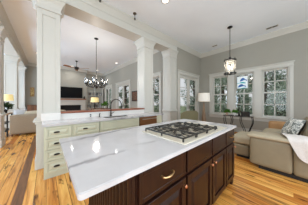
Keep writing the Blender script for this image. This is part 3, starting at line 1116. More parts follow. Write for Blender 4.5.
# dark picture on the living room's garden wall
pr = thing('picture', 'dark framed picture hanging beside the living room garden door', 'picture', (LIV_X, 6.0, 1.32))
bm = new()
y0, y1, z0, z1 = 5.76, 6.38, 1.32, 1.92
for q in ((y0, y0 + 0.04, z0, z1), (y1 - 0.04, y1, z0, z1), (y0, y1, z0, z0 + 0.04), (y0, y1, z1 - 0.04, z1)):
    box(bm, LIV_X - 0.032, LIV_X - 0.001, q[0], q[1], q[2], q[3], 0.003)
obj('frame', bm, 'black_metal', pr)
obj('print', box(new(), LIV_X - 0.018, LIV_X - 0.001, y0 + 0.041, y1 - 0.041, z0 + 0.041, z1 - 0.041), 'art_dark', pr)


# table lamp builder
def table_lamp(loc, label, shade_mat, body_mat, base_h, r0, r1, sh, power=0.0):
    x, y, z = loc
    t = thing('table_lamp', label, 'lamp', loc)
    obj('base', lathe(new(), [(0.06, 0), (0.06, 0.015), (0.03, 0.03), (0.055, base_h * 0.35), (0.05, base_h * 0.55), (0.015, base_h * 0.85), (0.01, base_h)], (x, y, z + 0.0005), 16), body_mat, t, smooth=True)
    obj('shade', lathe(new(), [(r0, 0), (r1, sh), (r1 - 0.006, sh), (r0 - 0.006, 0), (r0, 0)], (x, y, z + base_h), 24, closed=False), shade_mat, t, smooth=True)
    obj('bulb', ball(new(), (x, y, z + base_h + sh * 0.45), 0.035, 10), 'bulb', t, smooth=True)
    return t


# console behind the bar with a warm lamp and a plant
cn = thing('side_table', 'walnut side table under the small lit lamp beyond the bar', 'table', (2.28, 7.6, 0))
obj('tabletop', box(new(), 1.95, 2.95, 7.35, 7.80, 0.86, 0.90, 0.005), 'walnut', cn)
for x in (1.99, 2.91):
    for y in (7.39, 7.76):
        obj('leg', box(new(), x - 0.025, x + 0.025, y - 0.025, y + 0.025, 0.001, 0.859), 'walnut', cn)
table_lamp((2.12, 7.58, 0.90), 'table lamp with a lit yellow shade beyond the bar ledge', 'shade_warm', 'bronze', 0.36, 0.22, 0.19, 0.27)


def leafy(bm, c, n, spread, size, seed):
    q = random.Random(seed)
    for _ in range(n):
        a, e = q.uniform(0, 2 * PI), q.uniform(-0.2, 1.3)
        d = Vector((math.cos(a) * math.cos(e), math.sin(a) * math.cos(e), math.sin(e)))
        p = Vector(c) + d * spread * q.uniform(0.35, 1.0)
        s = d.orthogonal().normalized()
        s = Matrix.Rotation(q.uniform(0, 6.28), 3, d) @ s
        L = size * q.uniform(0.7, 1.3)
        w = L * 0.36
        v = [bm.verts.new(x) for x in (p - d * L * 0.5, p + s * w, p + d * L * 0.6 - Vector((0, 0, L * 0.2)), p - s * w)]
        bm.faces.new(v)
    return bm


def potted(name, loc, label, pot_mat, leaf, pot_r, pot_h, n, spread, size, seed):
    x, y, z = loc
    t = thing(name, label, 'plant', loc)
    obj('pot', lathe(new(), [(pot_r * 0.7, 0), (pot_r, pot_h), (pot_r * 0.88, pot_h), (pot_r * 0.8, pot_h * 0.8), (0.001, pot_h * 0.8)], (x, y, z + 0.0005), 14), pot_mat, t, smooth=True)
    bm = new()
    q = random.Random(seed)
    for _ in range(7):
        a = q.uniform(0, 6.28)
        tube(bm, [(x, y, z + pot_h * 0.8), (x + math.cos(a) * spread * 0.25, y + math.sin(a) * spread * 0.25, z + pot_h + spread * 0.5), (x + math.cos(a) * spread * 0.6, y + math.sin(a) * spread * 0.6, z + pot_h + spread * 0.9)], 0.004, 5)
    obj('stem', bm, leaf, t)
    o = obj('foliage', leafy(new(), (x, y, z + pot_h + spread * 0.3), n, spread, size, seed), leaf, t)
    return t


potted('potted_plant', (2.68, 7.58, 0.90), 'green potted plant beside the lit lamp beyond the bar', 'white_ceramic', 'leaf_house', 0.06, 0.12, 60, 0.22, 0.13, 3)

# ------------------------------------------------------------------ beige sofa and its neighbours beyond the first column
sf = thing('sofa', 'beige fabric sofa seen from behind, beyond the first white column', 'sofa', (-0.2, 7.2, 0))
SX0, SX1, SY = -1.0, 1.1, 6.80
obj('back', soft(new(), SX0, SX1, SY, SY + 0.22, 0.07, 0.80, 0.05, (0, 0.01, 0.01)), 'beige', sf, smooth=True)
for a, b in ((SX0, SX0 + 0.2), (SX1 - 0.2, SX1)):
    obj('arm', soft(new(), a, b, SY + 0.225, SY + 0.95, 0.07, 0.62, 0.05), 'beige', sf, smooth=True)
obj('seat', soft(new(), SX0 + 0.205, SX1 - 0.205, SY + 0.225, SY + 0.93, 0.07, 0.45, 0.05), 'beige', sf, smooth=True)
for x in (SX0 + 0.06, SX1 - 0.06):
    for y in (SY + 0.06, SY + 0.88):
        obj('leg', lathe(new(), [(0.02, 0.001), (0.028, 0.069)], (x, y, 0), 10), 'walnut', sf)
for i, (a, b, mt_, lb) in enumerate(((-0.66, 0.02, 'cushion_beige', 'pale beige back cushion showing above the beige sofa back'), (0.04, 0.72, 'cushion_beige', 'beige back cushion behind the first column on the beige sofa'))):
    single('sofa_cushion', soft(new(), a, b, SY + 0.235, SY + 0.40, 0.46, 0.89, 0.07, (0, 0.02, 0.03)), mt_, lb, 'cushion', 'back cushions of the beige sofa', True)
bm = new()
pillow_mesh(bm, 0.36, 0.36, 0.12, Matrix.Translation((-0.76, SY + 0.33, 0.82)) @ Matrix.Rotation(0.25, 4, 'Z') @ Matrix.Rotation(math.radians(80), 4, 'X'))
single('throw_pillow', bm, 'cushion_white', 'pale grey throw pillow at the lamp end of the beige sofa', 'pillow', smooth=True)

et = thing('console_table', 'dark shelved table under the lit yellow lamp by the beige sofa', 'table', (-1.22, 7.45, 0))
TX0, TX1, TY0, TY1 = -1.46, -1.06, 7.0, 7.85
obj('tabletop', box(new(), TX0, TX1, TY0, TY1, 0.80, 0.84, 0.004), 'oak', et)
for x in (TX0 + 0.02, TX1 - 0.02):
    for y in (TY0 + 0.02, TY1 - 0.02):
        obj('leg', box(new(), x - 0.018, x + 0.018, y - 0.018, y + 0.018, 0.001, 0.799), 'black_metal', et)
for z in (0.16, 0.46):
    obj('shelf', box(new(), TX0 + 0.04, TX1 - 0.04, TY0 + 0.01, TY1 - 0.01, z, z + 0.025), 'black_metal', et)
table_lamp((-1.17, 7.62, 0.84), 'table lamp with a lit yellow shade beside the beige sofa', 'shade_warm', 'white_ceramic', 0.50, 0.175, 0.15, 0.24)
for z, w, lb in ((0.186, 0.24, 'white box on the lower shelf of the dark table by the beige sofa'), (0.486, 0.18, 'white box on the upper shelf of the dark table by the beige sofa')):
    single('storage_box', box(new(), -1.40, -1.40 + w, 7.05, 7.3, z, z + 0.12, 0.004), 'white_ceramic', lb, 'box')
potted('potted_plant', (-1.15, 7.12, 0.84), 'dark leafy plant in a black pot in front of the yellow lamp', 'black_metal', 'leaf_deep', 0.07, 0.16, 70, 0.22, 0.12, 5)

art = thing('picture', 'tan picture hanging on the far wall above the brown chest', 'picture', (-0.68, FAR_Y, 1.62))
bm = new()
x0, x1, z0, z1 = -0.775, -0.57, 1.62, 2.22
for q in ((x0, x0 + 0.025, z0, z1), (x1 - 0.025, x1, z0, z1), (x0, x1, z0, z0 + 0.025), (x0, x1, z1 - 0.025, z1)):
    box(bm, q[0], q[1], FAR_Y - 0.03, FAR_Y - 0.001, q[2], q[3])
obj('frame', bm, 'oak', art)
obj('print', box(new(), x0 + 0.026, x1 - 0.026, FAR_Y - 0.018, FAR_Y - 0.001, z0 + 0.026, z1 - 0.026), 'art', art)
ch = thing('chest', 'brown wooden chest against the far wall behind the beige sofa', 'chest', (-0.6, 10.95, 0))
obj('body', box(new(), -0.86, -0.25, 10.70, 11.17, 0.06, 1.06, 0.006), 'walnut', ch)
obj('top', box(new(), -0.88, -0.23, 10.68, 11.175, 1.061, 1.09, 0.006), 'walnut', ch)
for k in range(3):
    d = obj('drawer', box(new(), -0.83, -0.28, 10.682, 10.699, 0.10 + k * 0.32, 0.39 + k * 0.32, 0.004), 'walnut', ch)
    obj('knob', knob(-0.59, 10.6815, 0.245 + k * 0.32), 'bronze', ch, d, True)
obj('plinth', box(new(), -0.83, -0.28, 10.74, 11.15, 0.001, 0.059), 'walnut', ch)

# ------------------------------------------------------------------ ceiling fan, chandelier, lantern, ceiling fittings
FX, FY = 1.40, 8.70
fan = thing('ceiling_fan', 'ceiling fan with wooden blades over the living room', 'ceiling fan', (FX, FY, CEIL))
obj('canopy', lathe(new(), [(0.07, -0.001), (0.07, -0.03), (0.03, -0.07), (0.014, -0.08)], (FX, FY, CEIL), 16), 'black_metal', fan, smooth=True)
obj('rod', tube(new(), [(FX, FY, CEIL - 0.08), (FX, FY, 3.42)], 0.012, 8), 'black_metal', fan)
obj('motor', lathe(new(), [(0.02, 0.12), (0.06, 0.1), (0.12, 0.07), (0.13, 0.0), (0.10, -0.05), (0.04, -0.075), (0.001, -0.08)], (FX, FY, 3.32), 20), 'black_metal', fan, smooth=True)
for k in range(3):
    a = math.radians(-38 + 120 * k)
    bm = new()
    prof = [(0.13, 0.03), (0.22, 0.035), (0.30, 0.08), (0.62, 0.095), (0.70, 0.08), (0.73, 0.04)]
    out = [(x, w) for x, w in prof] + [(x, -w) for x, w in prof[::-1]]
    sweep(bm, out, 'Z', -0.005, 0.005)
    bmesh.ops.transform(bm, matrix=Matrix.Translation((FX, FY, 3.335)) @ Matrix.Rotation(a, 4, 'Z') @ Matrix.Rotation(math.radians(11), 4, 'X'), verts=bm.verts)
    obj('blade', bm, 'fan_wood', fan)

HX, HY = 1.48, 5.09
cd = thing('chandelier', 'dark iron chandelier with clear glass shades over the dining area', 'chandelier', (HX, HY, CEIL))
obj('canopy', lathe(new(), [(0.075, -0.001), (0.075, -0.02), (0.05, -0.035), (0.012, -0.04)], (HX, HY, CEIL), 18), 'black_metal', cd, smooth=True)
obj('rod', tube(new(), [(HX, HY, CEIL - 0.04), (HX, HY, 2.20)], 0.009, 8), 'black_metal', cd)
obj('hub', lathe(new(), [(0.012, 0.30), (0.035, 0.26), (0.02, 0.20), (0.022, 0.05), (0.07, 0.0), (0.07, -0.05), (0.03, -0.09), (0.012, -0.12), (0.001, -0.125)], (HX, HY, 1.93), 16), 'black_metal', cd, smooth=True)
for k in range(8):
    a = 2 * PI * k / 8 + 0.3
    R = 0.37
    d = Vector((math.cos(a), math.sin(a), 0))
    c = Vector((HX, HY, 0))
    bm = new()
    tube(bm, [c + d * 0.06 + Vector((0, 0, 1.92)), c + d * 0.16 + Vector((0, 0, 1.86)), c + d * 0.28 + Vector((0, 0, 1.87)), c + d * 0.35 + Vector((0, 0, 1.92)), c + d * R + Vector((0, 0, 1.98))], 0.016, 8)
    tube(bm, [c + d * 0.03 + Vector((0, 0, 2.12)), c + d * 0.15 + Vector((0, 0, 2.05)), c + d * 0.30 + Vector((0, 0, 1.90))], 0.011, 6)
    lathe(bm, [(0.03, 0), (0.045, 0.015), (0.045, 0.03), (0.02, 0.035), (0.016, 0.085)], c + d * R + Vector((0, 0, 1.975)), 12)
    arm = obj('arm', bm, 'black_metal', cd, smooth=True)
    obj('glass_shade', lathe(new(), [(0.047, 0.012), (0.055, 0.07), (0.058, 0.15), (0.068, 0.19), (0.066, 0.19), (0.056, 0.15), (0.053, 0.07), (0.046, 0.012)], c + d * R + Vector((0, 0, 1.995)), 16, closed=False), 'clear_glass', cd, arm, True)
    obj('bulb', lathe(new(), [(0.010, 0), (0.019, 0.02), (0.020, 0.035), (0.012, 0.052), (0.003, 0.064)], c + d * R + Vector((0, 0, 2.061)), 12), 'bulb', cd, arm, True)

LX, LY = 4.58, 1.35
ln = thing('pendant_lantern', 'dark metal lantern pendant with glass hanging before the windows', 'pendant lamp', (LX, LY, CEIL))
obj('canopy', lathe(new(), [(0.075, -0.001), (0.075, -0.02), (0.045, -0.035), (0.012, -0.042)], (LX, LY, CEIL), 18), 'black_metal', ln, smooth=True)
obj('rod', tube(new(), [(LX, LY, CEIL - 0.042), (LX, LY, 2.78)], 0.010, 8), 'black_metal', ln)
bm = new()
ZT, ZB, LR = 2.66, 2.23, 0.175
lathe(bm, [(0.01, 0.12), (0.035, 0.11), (0.035, 0.06), (0.02, 0.05), (0.02, 0.0)], (LX, LY, ZT), 14)
for z in (ZT, ZB):
    lathe(bm, [(LR + 0.008, -0.014), (LR + 0.008, 0.014), (LR - 0.012, 0.014), (LR - 0.012, -0.014), (LR + 0.008, -0.014)], (LX, LY, z), 28, closed=False)
for k in range(4):
    a = PI / 4 + k * PI / 2 + 0.3
    x, y = LX + (LR + 0.012) * math.cos(a), LY + (LR + 0.012) * math.sin(a)
    tube(bm, [(x, y, ZB - 0.03), (x, y, ZT + 0.05)], 0.009, 6)
    tube(bm, [(LX, LY, ZT + 0.01), (x, y, ZT + 0.01)], 0.007, 6)
    tube(bm, [(LX, LY, ZB), (x, y, ZB)], 0.007, 6)
lathe(bm, [(0.03, 0.01), (0.03, -0.01), (0.012, -0.035), (0.02, -0.05), (0.002, -0.065)], (LX, LY, ZB), 12)
obj('frame', bm, 'black_metal', ln, smooth=True)
obj('glass', lathe(new(), [(LR - 0.014, ZB + 0.015), (LR - 0.014, ZT - 0.015), (LR - 0.018, ZT - 0.015), (LR - 0.018, ZB + 0.015), (LR - 0.014, ZB + 0.015)], (LX, LY, 0), 28, closed=False), 'seeded_glass', ln, smooth=True)
for k in range(3):
    a = 2 * PI * k / 3 + 0.5
    x, y = LX + 0.06 * math.cos(a), LY + 0.06 * math.sin(a)
    cdl = obj('candle', lathe(new(), [(0.02, 0.012), (0.02, 0.02), (0.012, 0.022), (0.012, 0.13)], (x, y, ZB), 10), 'white_ceramic', ln, smooth=True)
    obj('bulb', lathe(new(), [(0.008, 0), (0.016, 0.03), (0.017, 0.045), (0.010, 0.075), (0.003, 0.095)], (x, y, ZB + 0.131), 12), 'bulb', ln, cdl, True)


def lamp_in(root, dz, watts, size=0.12, col=(1.0, 0.93, 0.84)):
    L = bpy.data.lights.new('lamp_glow', 'POINT')
    L.energy = watts; L.shadow_soft_size = size; L.color = col; L.specular_factor = 0.03
    o = bpy.data.objects.new('lamp_glow', L)
    C.objects.link(o)
    o.parent = root
    o.location = (0, 0, dz)


lamp_in(cd, 2.32 - CEIL, 70, 0.1)
lamp_in(ln, 2.48 - CEIL, 12, 0.06)


def downlight(x, y, label, w=DOWNLIGHT_W, r=0.075):
    t = thing('recessed_light', label, 'ceiling light', (x, y, CEIL), 'recessed ceiling lights')
    obj('trim_ring', lathe(new(), [(r, -0.0005), (r + 0.022, -0.0005), (r + 0.02, -0.008), (r, -0.01), (r, -0.0005)], (x, y, CEIL), 20, closed=False), 'trim', t, smooth=True)
    obj('lens', lathe(new(), [(0.001, -0.0015), (r - 0.001, -0.0015), (r - 0.001, -0.005), (0.001, -0.005)], (x, y, CEIL), 20), 'downlight', t)
    L = bpy.data.lights.new('downlight_lamp', 'AREA')
    L.shape = 'DISK'; L.size = 0.14; L.energy = w; L.color = (1.0, 0.98, 0.95); L.spread = math.radians(150); L.specular_factor = 0.03
    o = bpy.data.objects.new('downlight_lamp', L)
    C.objects.link(o)
    o.parent = t
    o.location = (0, 0, -0.012)
    return t


for x, y, lb, w in ((2.19, 2.05, 'lit recessed light in the kitchen ceiling above the island', 1.0),
                    (3.4, -1.2, 'added unseen fill lamp in the kitchen ceiling behind the sofa', 1.0), (0.2, -0.6, 'added unseen fill lamp in the kitchen ceiling at the near end of the island', 1.0),  # unseen kitchen lamps, added for extra light
                    (-1.9, 1.4, 'added unseen fill lamp in the kitchen ceiling before the side aisle', 1.0),
                    (1.36, 10.15, 'lit recessed light in front of the chimney breast beside the fan', 2.2),
                    (3.39, 7.46, 'small recessed light in the living room ceiling near the garden door', 0.4),
                    (3.05, 10.25, 'added fill lamp in the living room ceiling in front of the bookcase', 1.6),  # added to brighten the bookcase
                    (-0.3, 8.6, 'added fill lamp in the living room ceiling hidden by the first column', 2.0),  # added to raise the light in the living room
                    (-2.8, 7.6, 'added unseen fill lamp in the ceiling of the side aisle', 4.0)):  # out of view, added for more light in the aisle
    downlight(x, y, lb, DOWNLIGHT_W * w)


def ceiling_vent(x, y, w, l, label):
    t = thing('ceiling_vent', label, 'vent', (x, y, CEIL), 'vents in the kitchen ceiling')
    bm = new()
    for q in ((x - w / 2, x - w / 2 + 0.018, y - l / 2, y + l / 2), (x + w / 2 - 0.018, x + w / 2, y - l / 2, y + l / 2), (x - w / 2, x + w / 2, y - l / 2, y - l / 2 + 0.018), (x - w / 2, x + w / 2, y + l / 2 - 0.018, y + l / 2), (x - w / 2, x + w / 2, y - 0.01, y + 0.01)):
        box(bm, q[0], q[1], q[2], q[3], CEIL - 0.010, CEIL - 0.0005)
    obj('frame', bm, 'trim', t)
    obj('grille', box(new(), x - w / 2 + 0.018, x + w / 2 - 0.018, y - l / 2 + 0.018, y + l / 2 - 0.018, CEIL - 0.006, CEIL - 0.0005), 'black_metal', t)


ceiling_vent(5.63, 0.42, 0.12, 0.29, 'long dark slotted vent in the ceiling above the windows')
ceiling_vent(5.61, 2.25, 0.09, 0.21, 'short dark vent in the ceiling near the wall corner')


def hook_light(x, y, label):
    t = thing('ceiling_spotlight', label, 'ceiling light', (x, y, CEIL), 'small spotlights over the sink run')
    obj('canopy', lathe(new(), [(0.05, -0.001), (0.05, -0.015), (0.015, -0.03)], (x, y, CEIL), 14), 'nickel', t, smooth=True)
    obj('arm', tube(new(), [(x, y, CEIL - 0.03), (x, y, CEIL - 0.12)], 0.008, 8), 'nickel', t)
    L = bpy.data.lights.new('spot_lamp', 'SPOT')
    L.energy = 45; L.spot_size = math.radians(110); L.spot_blend = 0.8; L.shadow_soft_size = 0.03; L.color = (1.0, 0.96, 0.9); L.specular_factor = 0.2
    lo = bpy.data.objects.new('spot_lamp', L)
    C.objects.link(lo)
    lo.parent = t
    lo.location = (0, 0, -0.19)
    obj('head', lathe(new(), [(0.012, 0), (0.024, -0.015), (0.026, -0.06), (0.02, -0.062)], (x, y, CEIL - 0.12), 14), 'nickel', t, smooth=True)


hook_light(1.87, 2.92, 'small grey spotlight hanging under the kitchen ceiling beside the second column')
hook_light(0.93, 2.92, 'small grey spotlight under the kitchen ceiling above the sink')

# ------------------------------------------------------------------ window side: console table, floor lamp, armchair, suncatcher
ct = thing('console_table', 'narrow dark metal console table with scrolled legs below the windows', 'table', (5.5, 1.35, 0))
obj('tabletop', box(new(), 5.375, 5.625, 0.90, 1.82, 0.741, 0.7518, 0.003), 'clear_glass', ct)
bm = new()
for q in ((5.36, 5.374, 0.885, 1.835), (5.626, 5.64, 0.885, 1.835), (5.36, 5.64, 0.885, 0.899), (5.36, 5.64, 1.821, 1.835)):
    box(bm, q[0], q[1], q[2], q[3], 0.734, 0.752, 0.003)
obj('top_rim', bm, 'black_metal', ct)
for yt, yb in ((1.79, 1.74), (1.57, 1.61), (1.25, 1.14), (0.92, 0.98)):
    for x in (5.40, 5.60):
        pts = []
        for k in range(15):
            q = k / 14
            y = yt + (yb - yt) * q + 0.035 * math.sin(q * PI * 2) * (1 if yt > yb else -1)
            pts.append((x, y, 0.733 * (1 - q) + 0.004))
        obj('leg', tube(new(), pts, 0.0115, 8), 'black_metal', ct, smooth=True)
for y in (1.68, 1.20, 0.95):
    obj('stretcher', tube(new(), [(5.40, y, 0.368), (5.60, y, 0.368)], 0.007, 6), 'black_metal', ct)
potted('potted_plant', (5.5, 1.73, 0.752), 'bright green plant in a pale pot at the far end of the console table', 'terracotta', 'leaf_house', 0.05, 0.10, 60, 0.11, 0.09, 8)
potted('potted_plant', (5.5, 1.46, 0.752), 'smaller green plant in a white pot on the console table', 'white_ceramic', 'leaf_house', 0.045, 0.11, 45, 0.10, 0.08, 9)
fr = thing('framed_picture', 'black framed picture standing on the near end of the console table', 'picture frame', (5.52, 1.1, 0.752))
obj('frame', box(new(), 5.515, 5.535, 0.99, 1.26, 0.753, 0.93, 0.004), 'black_plastic', fr)
obj('picture', box(new(), 5.511, 5.5145, 1.02, 1.23, 0.78, 0.90), 'charcoal', fr)
bm = lathe(new(), [(0.03, 0), (0.045, 0.03), (0.03, 0.07), (0.036, 0.09)], (5.45, 1.30, 0.7525), 14)
single('bowl', bm, 'black_metal', 'small dark vessel on the middle of the console table', 'bowl', smooth=True)

PX, PY = 5.55, 2.72
fl = thing('floor_lamp', 'lamp with a white drum shade and tapered wooden body in the corner', 'lamp', (PX, PY, 0))
obj('body', lathe(new(), [(0.13, 0.001), (0.13, 0.02), (0.09, 0.04), (0.10, 0.40), (0.085, 0.60), (0.045, 0.95), (0.028, 1.22), (0.012, 1.26), (0.008, 1.34)], (PX, PY, 0), 16), 'lamp_wood', fl, smooth=True)
obj('shade', lathe(new(), [(0.275, 1.30), (0.25, 1.69), (0.244, 1.69), (0.269, 1.30), (0.275, 1.30)], (PX, PY, 0), 28, closed=False), 'shade_white', fl, smooth=True)
obj('bulb', ball(new(), (PX, PY, 1.40), 0.04, 10), 'bulb', fl, smooth=True)

AX, AY = 3.76, 2.50
ac = thing('armchair', 'olive upholstered armchair with wooden legs in front of the garden door', 'chair', (AX, AY, 0))
rot = Matrix.Translation((AX, AY, 0)) @ Matrix.Rotation(math.radians(-25), 4, 'Z')
mk = lambda *a, **k: soft(new(), *a, m=rot, **k)
obj('seat', mk(-0.28, 0.28, -0.27, 0.27, 0.30, 0.47, r=0.05, bulge=(0, 0, 0.02)), 'olive', ac, smooth=True)
bm = new()
NX = 14
grid = {}
for i in range(NX + 1):
    u = 2 * i / NX - 1
    for j in range(9):
        q = j / 8
        top = 1.0 - 0.10 * abs(u) ** 3
        z = 0.44 + (top - 0.44) * q
        y = -0.27 - 0.07 * q + 0.10 * u * u
        grid[i, j] = bm.verts.new((u * 0.34, y, z))
for i in range(NX):
    for j in range(8):
        bm.faces.new((grid[i, j], grid[i + 1, j], grid[i + 1, j + 1], grid[i, j + 1]))
bmesh.ops.solidify(bm, geom=list(bm.faces), thickness=0.07)
bmesh.ops.transform(bm, matrix=rot, verts=bm.verts)
obj('backrest', bm, 'olive', ac, smooth=True)
for s in (-1, 1):
    obj('armrest', mk(s * 0.33 - 0.035, s * 0.33 + 0.035, -0.25, 0.24, 0.34, 0.64, r=0.03), 'olive', ac, smooth=True)
for x in (-0.26, 0.26):
    for y in (-0.24, 0.24):
        bm = lathe(new(), [(0.014, 0.001), (0.02, 0.31)], (x, y, 0), 8)
        bmesh.ops.transform(bm, matrix=rot, verts=bm.verts)
        obj('leg', bm, 'walnut', ac)

# suncatcher in the middle window's upper sash
SY0, SY1, SZ0, SZ1 = 1.155, 1.52, 1.84, 2.34
sx = WIN_X - 0.055
sc_ = thing('stained_glass_panel', 'stained glass panel with blue leaping shapes hanging in the middle window', 'stained glass', (sx, (SY0 + SY1) / 2, SZ0))
obj('glass', box(new(), sx, sx + 0.006, SY0, SY1, SZ0, SZ1), 'suncatch', sc_)
bm = new()
for q in ((SY0 - 0.012, SY0, SZ0 - 0.012, SZ1 + 0.012), (SY1, SY1 + 0.012, SZ0 - 0.012, SZ1 + 0.012), (SY0, SY1, SZ0 - 0.012, SZ0), (SY0, SY1, SZ1, SZ1 + 0.012)):
    box(bm, sx - 0.004, sx + 0.010, q[0], q[1], q[2], q[3])
for y in (SY0 + 0.03, SY1 - 0.03):
    tube(bm, [(sx + 0.003, y, SZ1 + 0.012), (sx + 0.003, y, 2.52)], 0.002, 5)
obj('lead_frame', bm, 'nickel', sc_)


def arc_shape(cy, cz, L, h, thick, mat, flip=1):
    out, inn = [], []
    for k in range(13):
        q = k / 12
        y = cy + flip * (q - 0.5) * L
        z = cz + h * math.sin(q * PI * 0.95)
        w = thick * math.sin(min(1, q * 1.25) * PI) ** 0.8 if q < 0.8 else thick * (0.16 + 2.2 * (q - 0.8))
        out.append((y, z + w / 2)); inn.append((y, z - w / 2))
    bm = sweep(new(), [(y, z) for y, z in out + inn[::-1]], 'X', sx - 0.004, sx - 0.0003)
    obj('glass_shape', bm, mat, sc_)


arc_shape(1.31, 2.14, 0.24, 0.08, 0.12, 'sun_blue', -1)
arc_shape(1.36, 1.90, 0.28, 0.07, 0.11, 'sun_blue', -1)
arc_shape(1.36, 2.05, 0.30, 0.03, 0.06, 'sun_teal', 1)
arc_shape(1.33, 1.86, 0.30, -0.01, 0.03, 'sun_teal', 1)

# ------------------------------------------------------------------ big taupe sofa by the windows
bs = thing('recliner_sofa', 'large taupe leather recliner sofa with a white throw over its arm', 'sofa', (4.2, 0.2, 0))
AX0, AX1 = 3.07, 3.36
bm = soft(new(), AX0, AX1, -0.02, 0.56, 0.066, 0.60, 0.04, (0.004, 0.0, 0.0))
obj('arm', bm, 'leather', bs, smooth=True)
obj('arm_pad', soft(new(), AX0 - 0.045, AX1 + 0.03, -0.05, 0.60, 0.595, 0.66, 0.032, (0, 0, 0.012)), 'leather_seat', bs, smooth=True)
obj('back_panel', soft(new(), AX0, AX1, -0.62, -0.024, 0.066, 0.66, 0.04), 'leather', bs, smooth=True)
seats = [(3.38, 4.02), (4.025, 4.54), (4.545, 5.06)]
for si, (a, b) in enumerate(seats):
    fy = 0.96 if si == 0 else 0.54
    obj('footrest', soft(new(), a, b, fy - 0.34, fy - 0.03, 0.052, 0.295, 0.035, (0, 0.01, 0)), 'leather', bs, smooth=True)
    obj('seat_cushion', soft(new(), a, b, -0.22, fy, 0.305, 0.50, 0.07, (0, 0.01, 0.02)), 'leather_seat', bs, smooth=True)
    m = Matrix.Translation((0, -0.18, 0.47)) @ Matrix.Rotation(math.radians(-14), 4, 'X').inverted() @ Matrix.Translation((0, 0.18, -0.47))
    obj('back_cushion', soft(new(), a, b, -0.44, -0.16, 0.45, 0.98, 0.11, (0, 0.05, 0.02), m=m), 'leather', bs, smooth=True)
obj('base', box(new(), 3.375, 5.065, -0.6, 0.19, 0.065, 0.30), 'leather', bs)
obj('plinth', box(new(), 3.11, 5.29, -0.58, 0.42, 0.001, 0.064), 'black_plastic', bs)  # black box put in as the dark gap under the sofa
obj('plinth', box(new(), 3.42, 3.93, 0.422, 0.86, 0.001, 0.05), 'black_plastic', bs)
obj('back_frame', soft(new(), 3.375, 5.065, -0.62, -0.30, 0.31, 0.86, 0.06), 'leather', bs, smooth=True)
obj('arm', soft(new(), 5.075, 5.33, -0.62, 0.46, 0.066, 0.70, 0.05, (0, 0, 0.01)), 'lit_leather', bs, smooth=True)
# patterned cushion leaning on the sofa back
pm = Matrix.Translation((3.93, -0.02, 0.735)) @ Matrix.Rotation(math.radians(-154), 4, 'Z') @ Matrix.Rotation(math.radians(66), 4, 'X')
tp = thing('throw_pillow', 'grey and white patterned cushion with dark back leaning on the taupe sofa', 'pillow', (3.93, -0.02, 0.50))
bm = pillow_mesh(new(), 0.46, 0.44, 0.17, pm)
inv = pm.inverted()
for side, mat, nm in ((1, 'pillow', 'cover_front'), (-1, 'charcoal', 'cover_back')):
    part = bm.copy()
    drop = [f for f in part.faces if (inv @ f.calc_center_median()).z * side < 0]
    bmesh.ops.delete(part, geom=drop, context='FACES')
    obj(nm, part, mat, tp, smooth=True)
bm.free()

# white throw draped over the arm: cross-section runs over the arm, then down its outer side
bm = new()
NU, NV = 22, 26
path = [(3.52, 0.60), (3.46, 0.645), (3.38, 0.672), (3.25, 0.686), (3.12, 0.682), (3.06, 0.665), (3.043, 0.62), (3.040, 0.55), (3.034, 0.46), (3.030, 0.40), (3.028, 0.33)]
import bisect
cum = [0.0]
for p, q in zip(path, path[1:]):
    cum.append(cum[-1] + math.hypot(q[0] - p[0], q[1] - p[1]))


def along(t):
    s = t * cum[-1]
    i = min(max(bisect.bisect_right(cum, s) - 1, 0), len(path) - 2)
    f = (s - cum[i]) / (cum[i + 1] - cum[i])
    return path[i][0] + f * (path[i + 1][0] - path[i][0]), path[i][1] + f * (path[i + 1][1] - path[i][1])


g = {}
for i in range(NU + 1):
    u = i / NU
    for j in range(NV + 1):
        v = j / NV
        edge = 0.13 - 0.27 * max(0, v - 0.42) ** 1.1 - 0.05 * v
        y = edge + (-0.55 - edge) * u
        # rounded lower corner
        vv = v * (1 - 0.10 * max(0, 1 - u / 0.22) ** 2)
        x, z = along(vv)
        fold = 0.007 * math.sin(u * 19 + v * 2.0) + 0.004 * math.sin(u * 41)
        out = max(0, v - 0.45)
        g[i, j] = bm.verts.new((x - 0.008 - abs(fold) * 2 * out - 0.006 * out, y, z + 0.014 + abs(fold) * (1 - out)))
for i in range(NU):
    for j in range(NV):
        bm.faces.new((g[i, j], g[i + 1, j], g[i + 1, j + 1], g[i, j + 1]))
bmesh.ops.recalc_face_normals(bm, faces=list(bm.faces))
bmesh.ops.solidify(bm, geom=list(bm.faces), thickness=-0.010)
single('throw_blanket', bm, 'throw', 'white knitted throw draped over the arm of the taupe sofa', 'blanket', smooth=True)


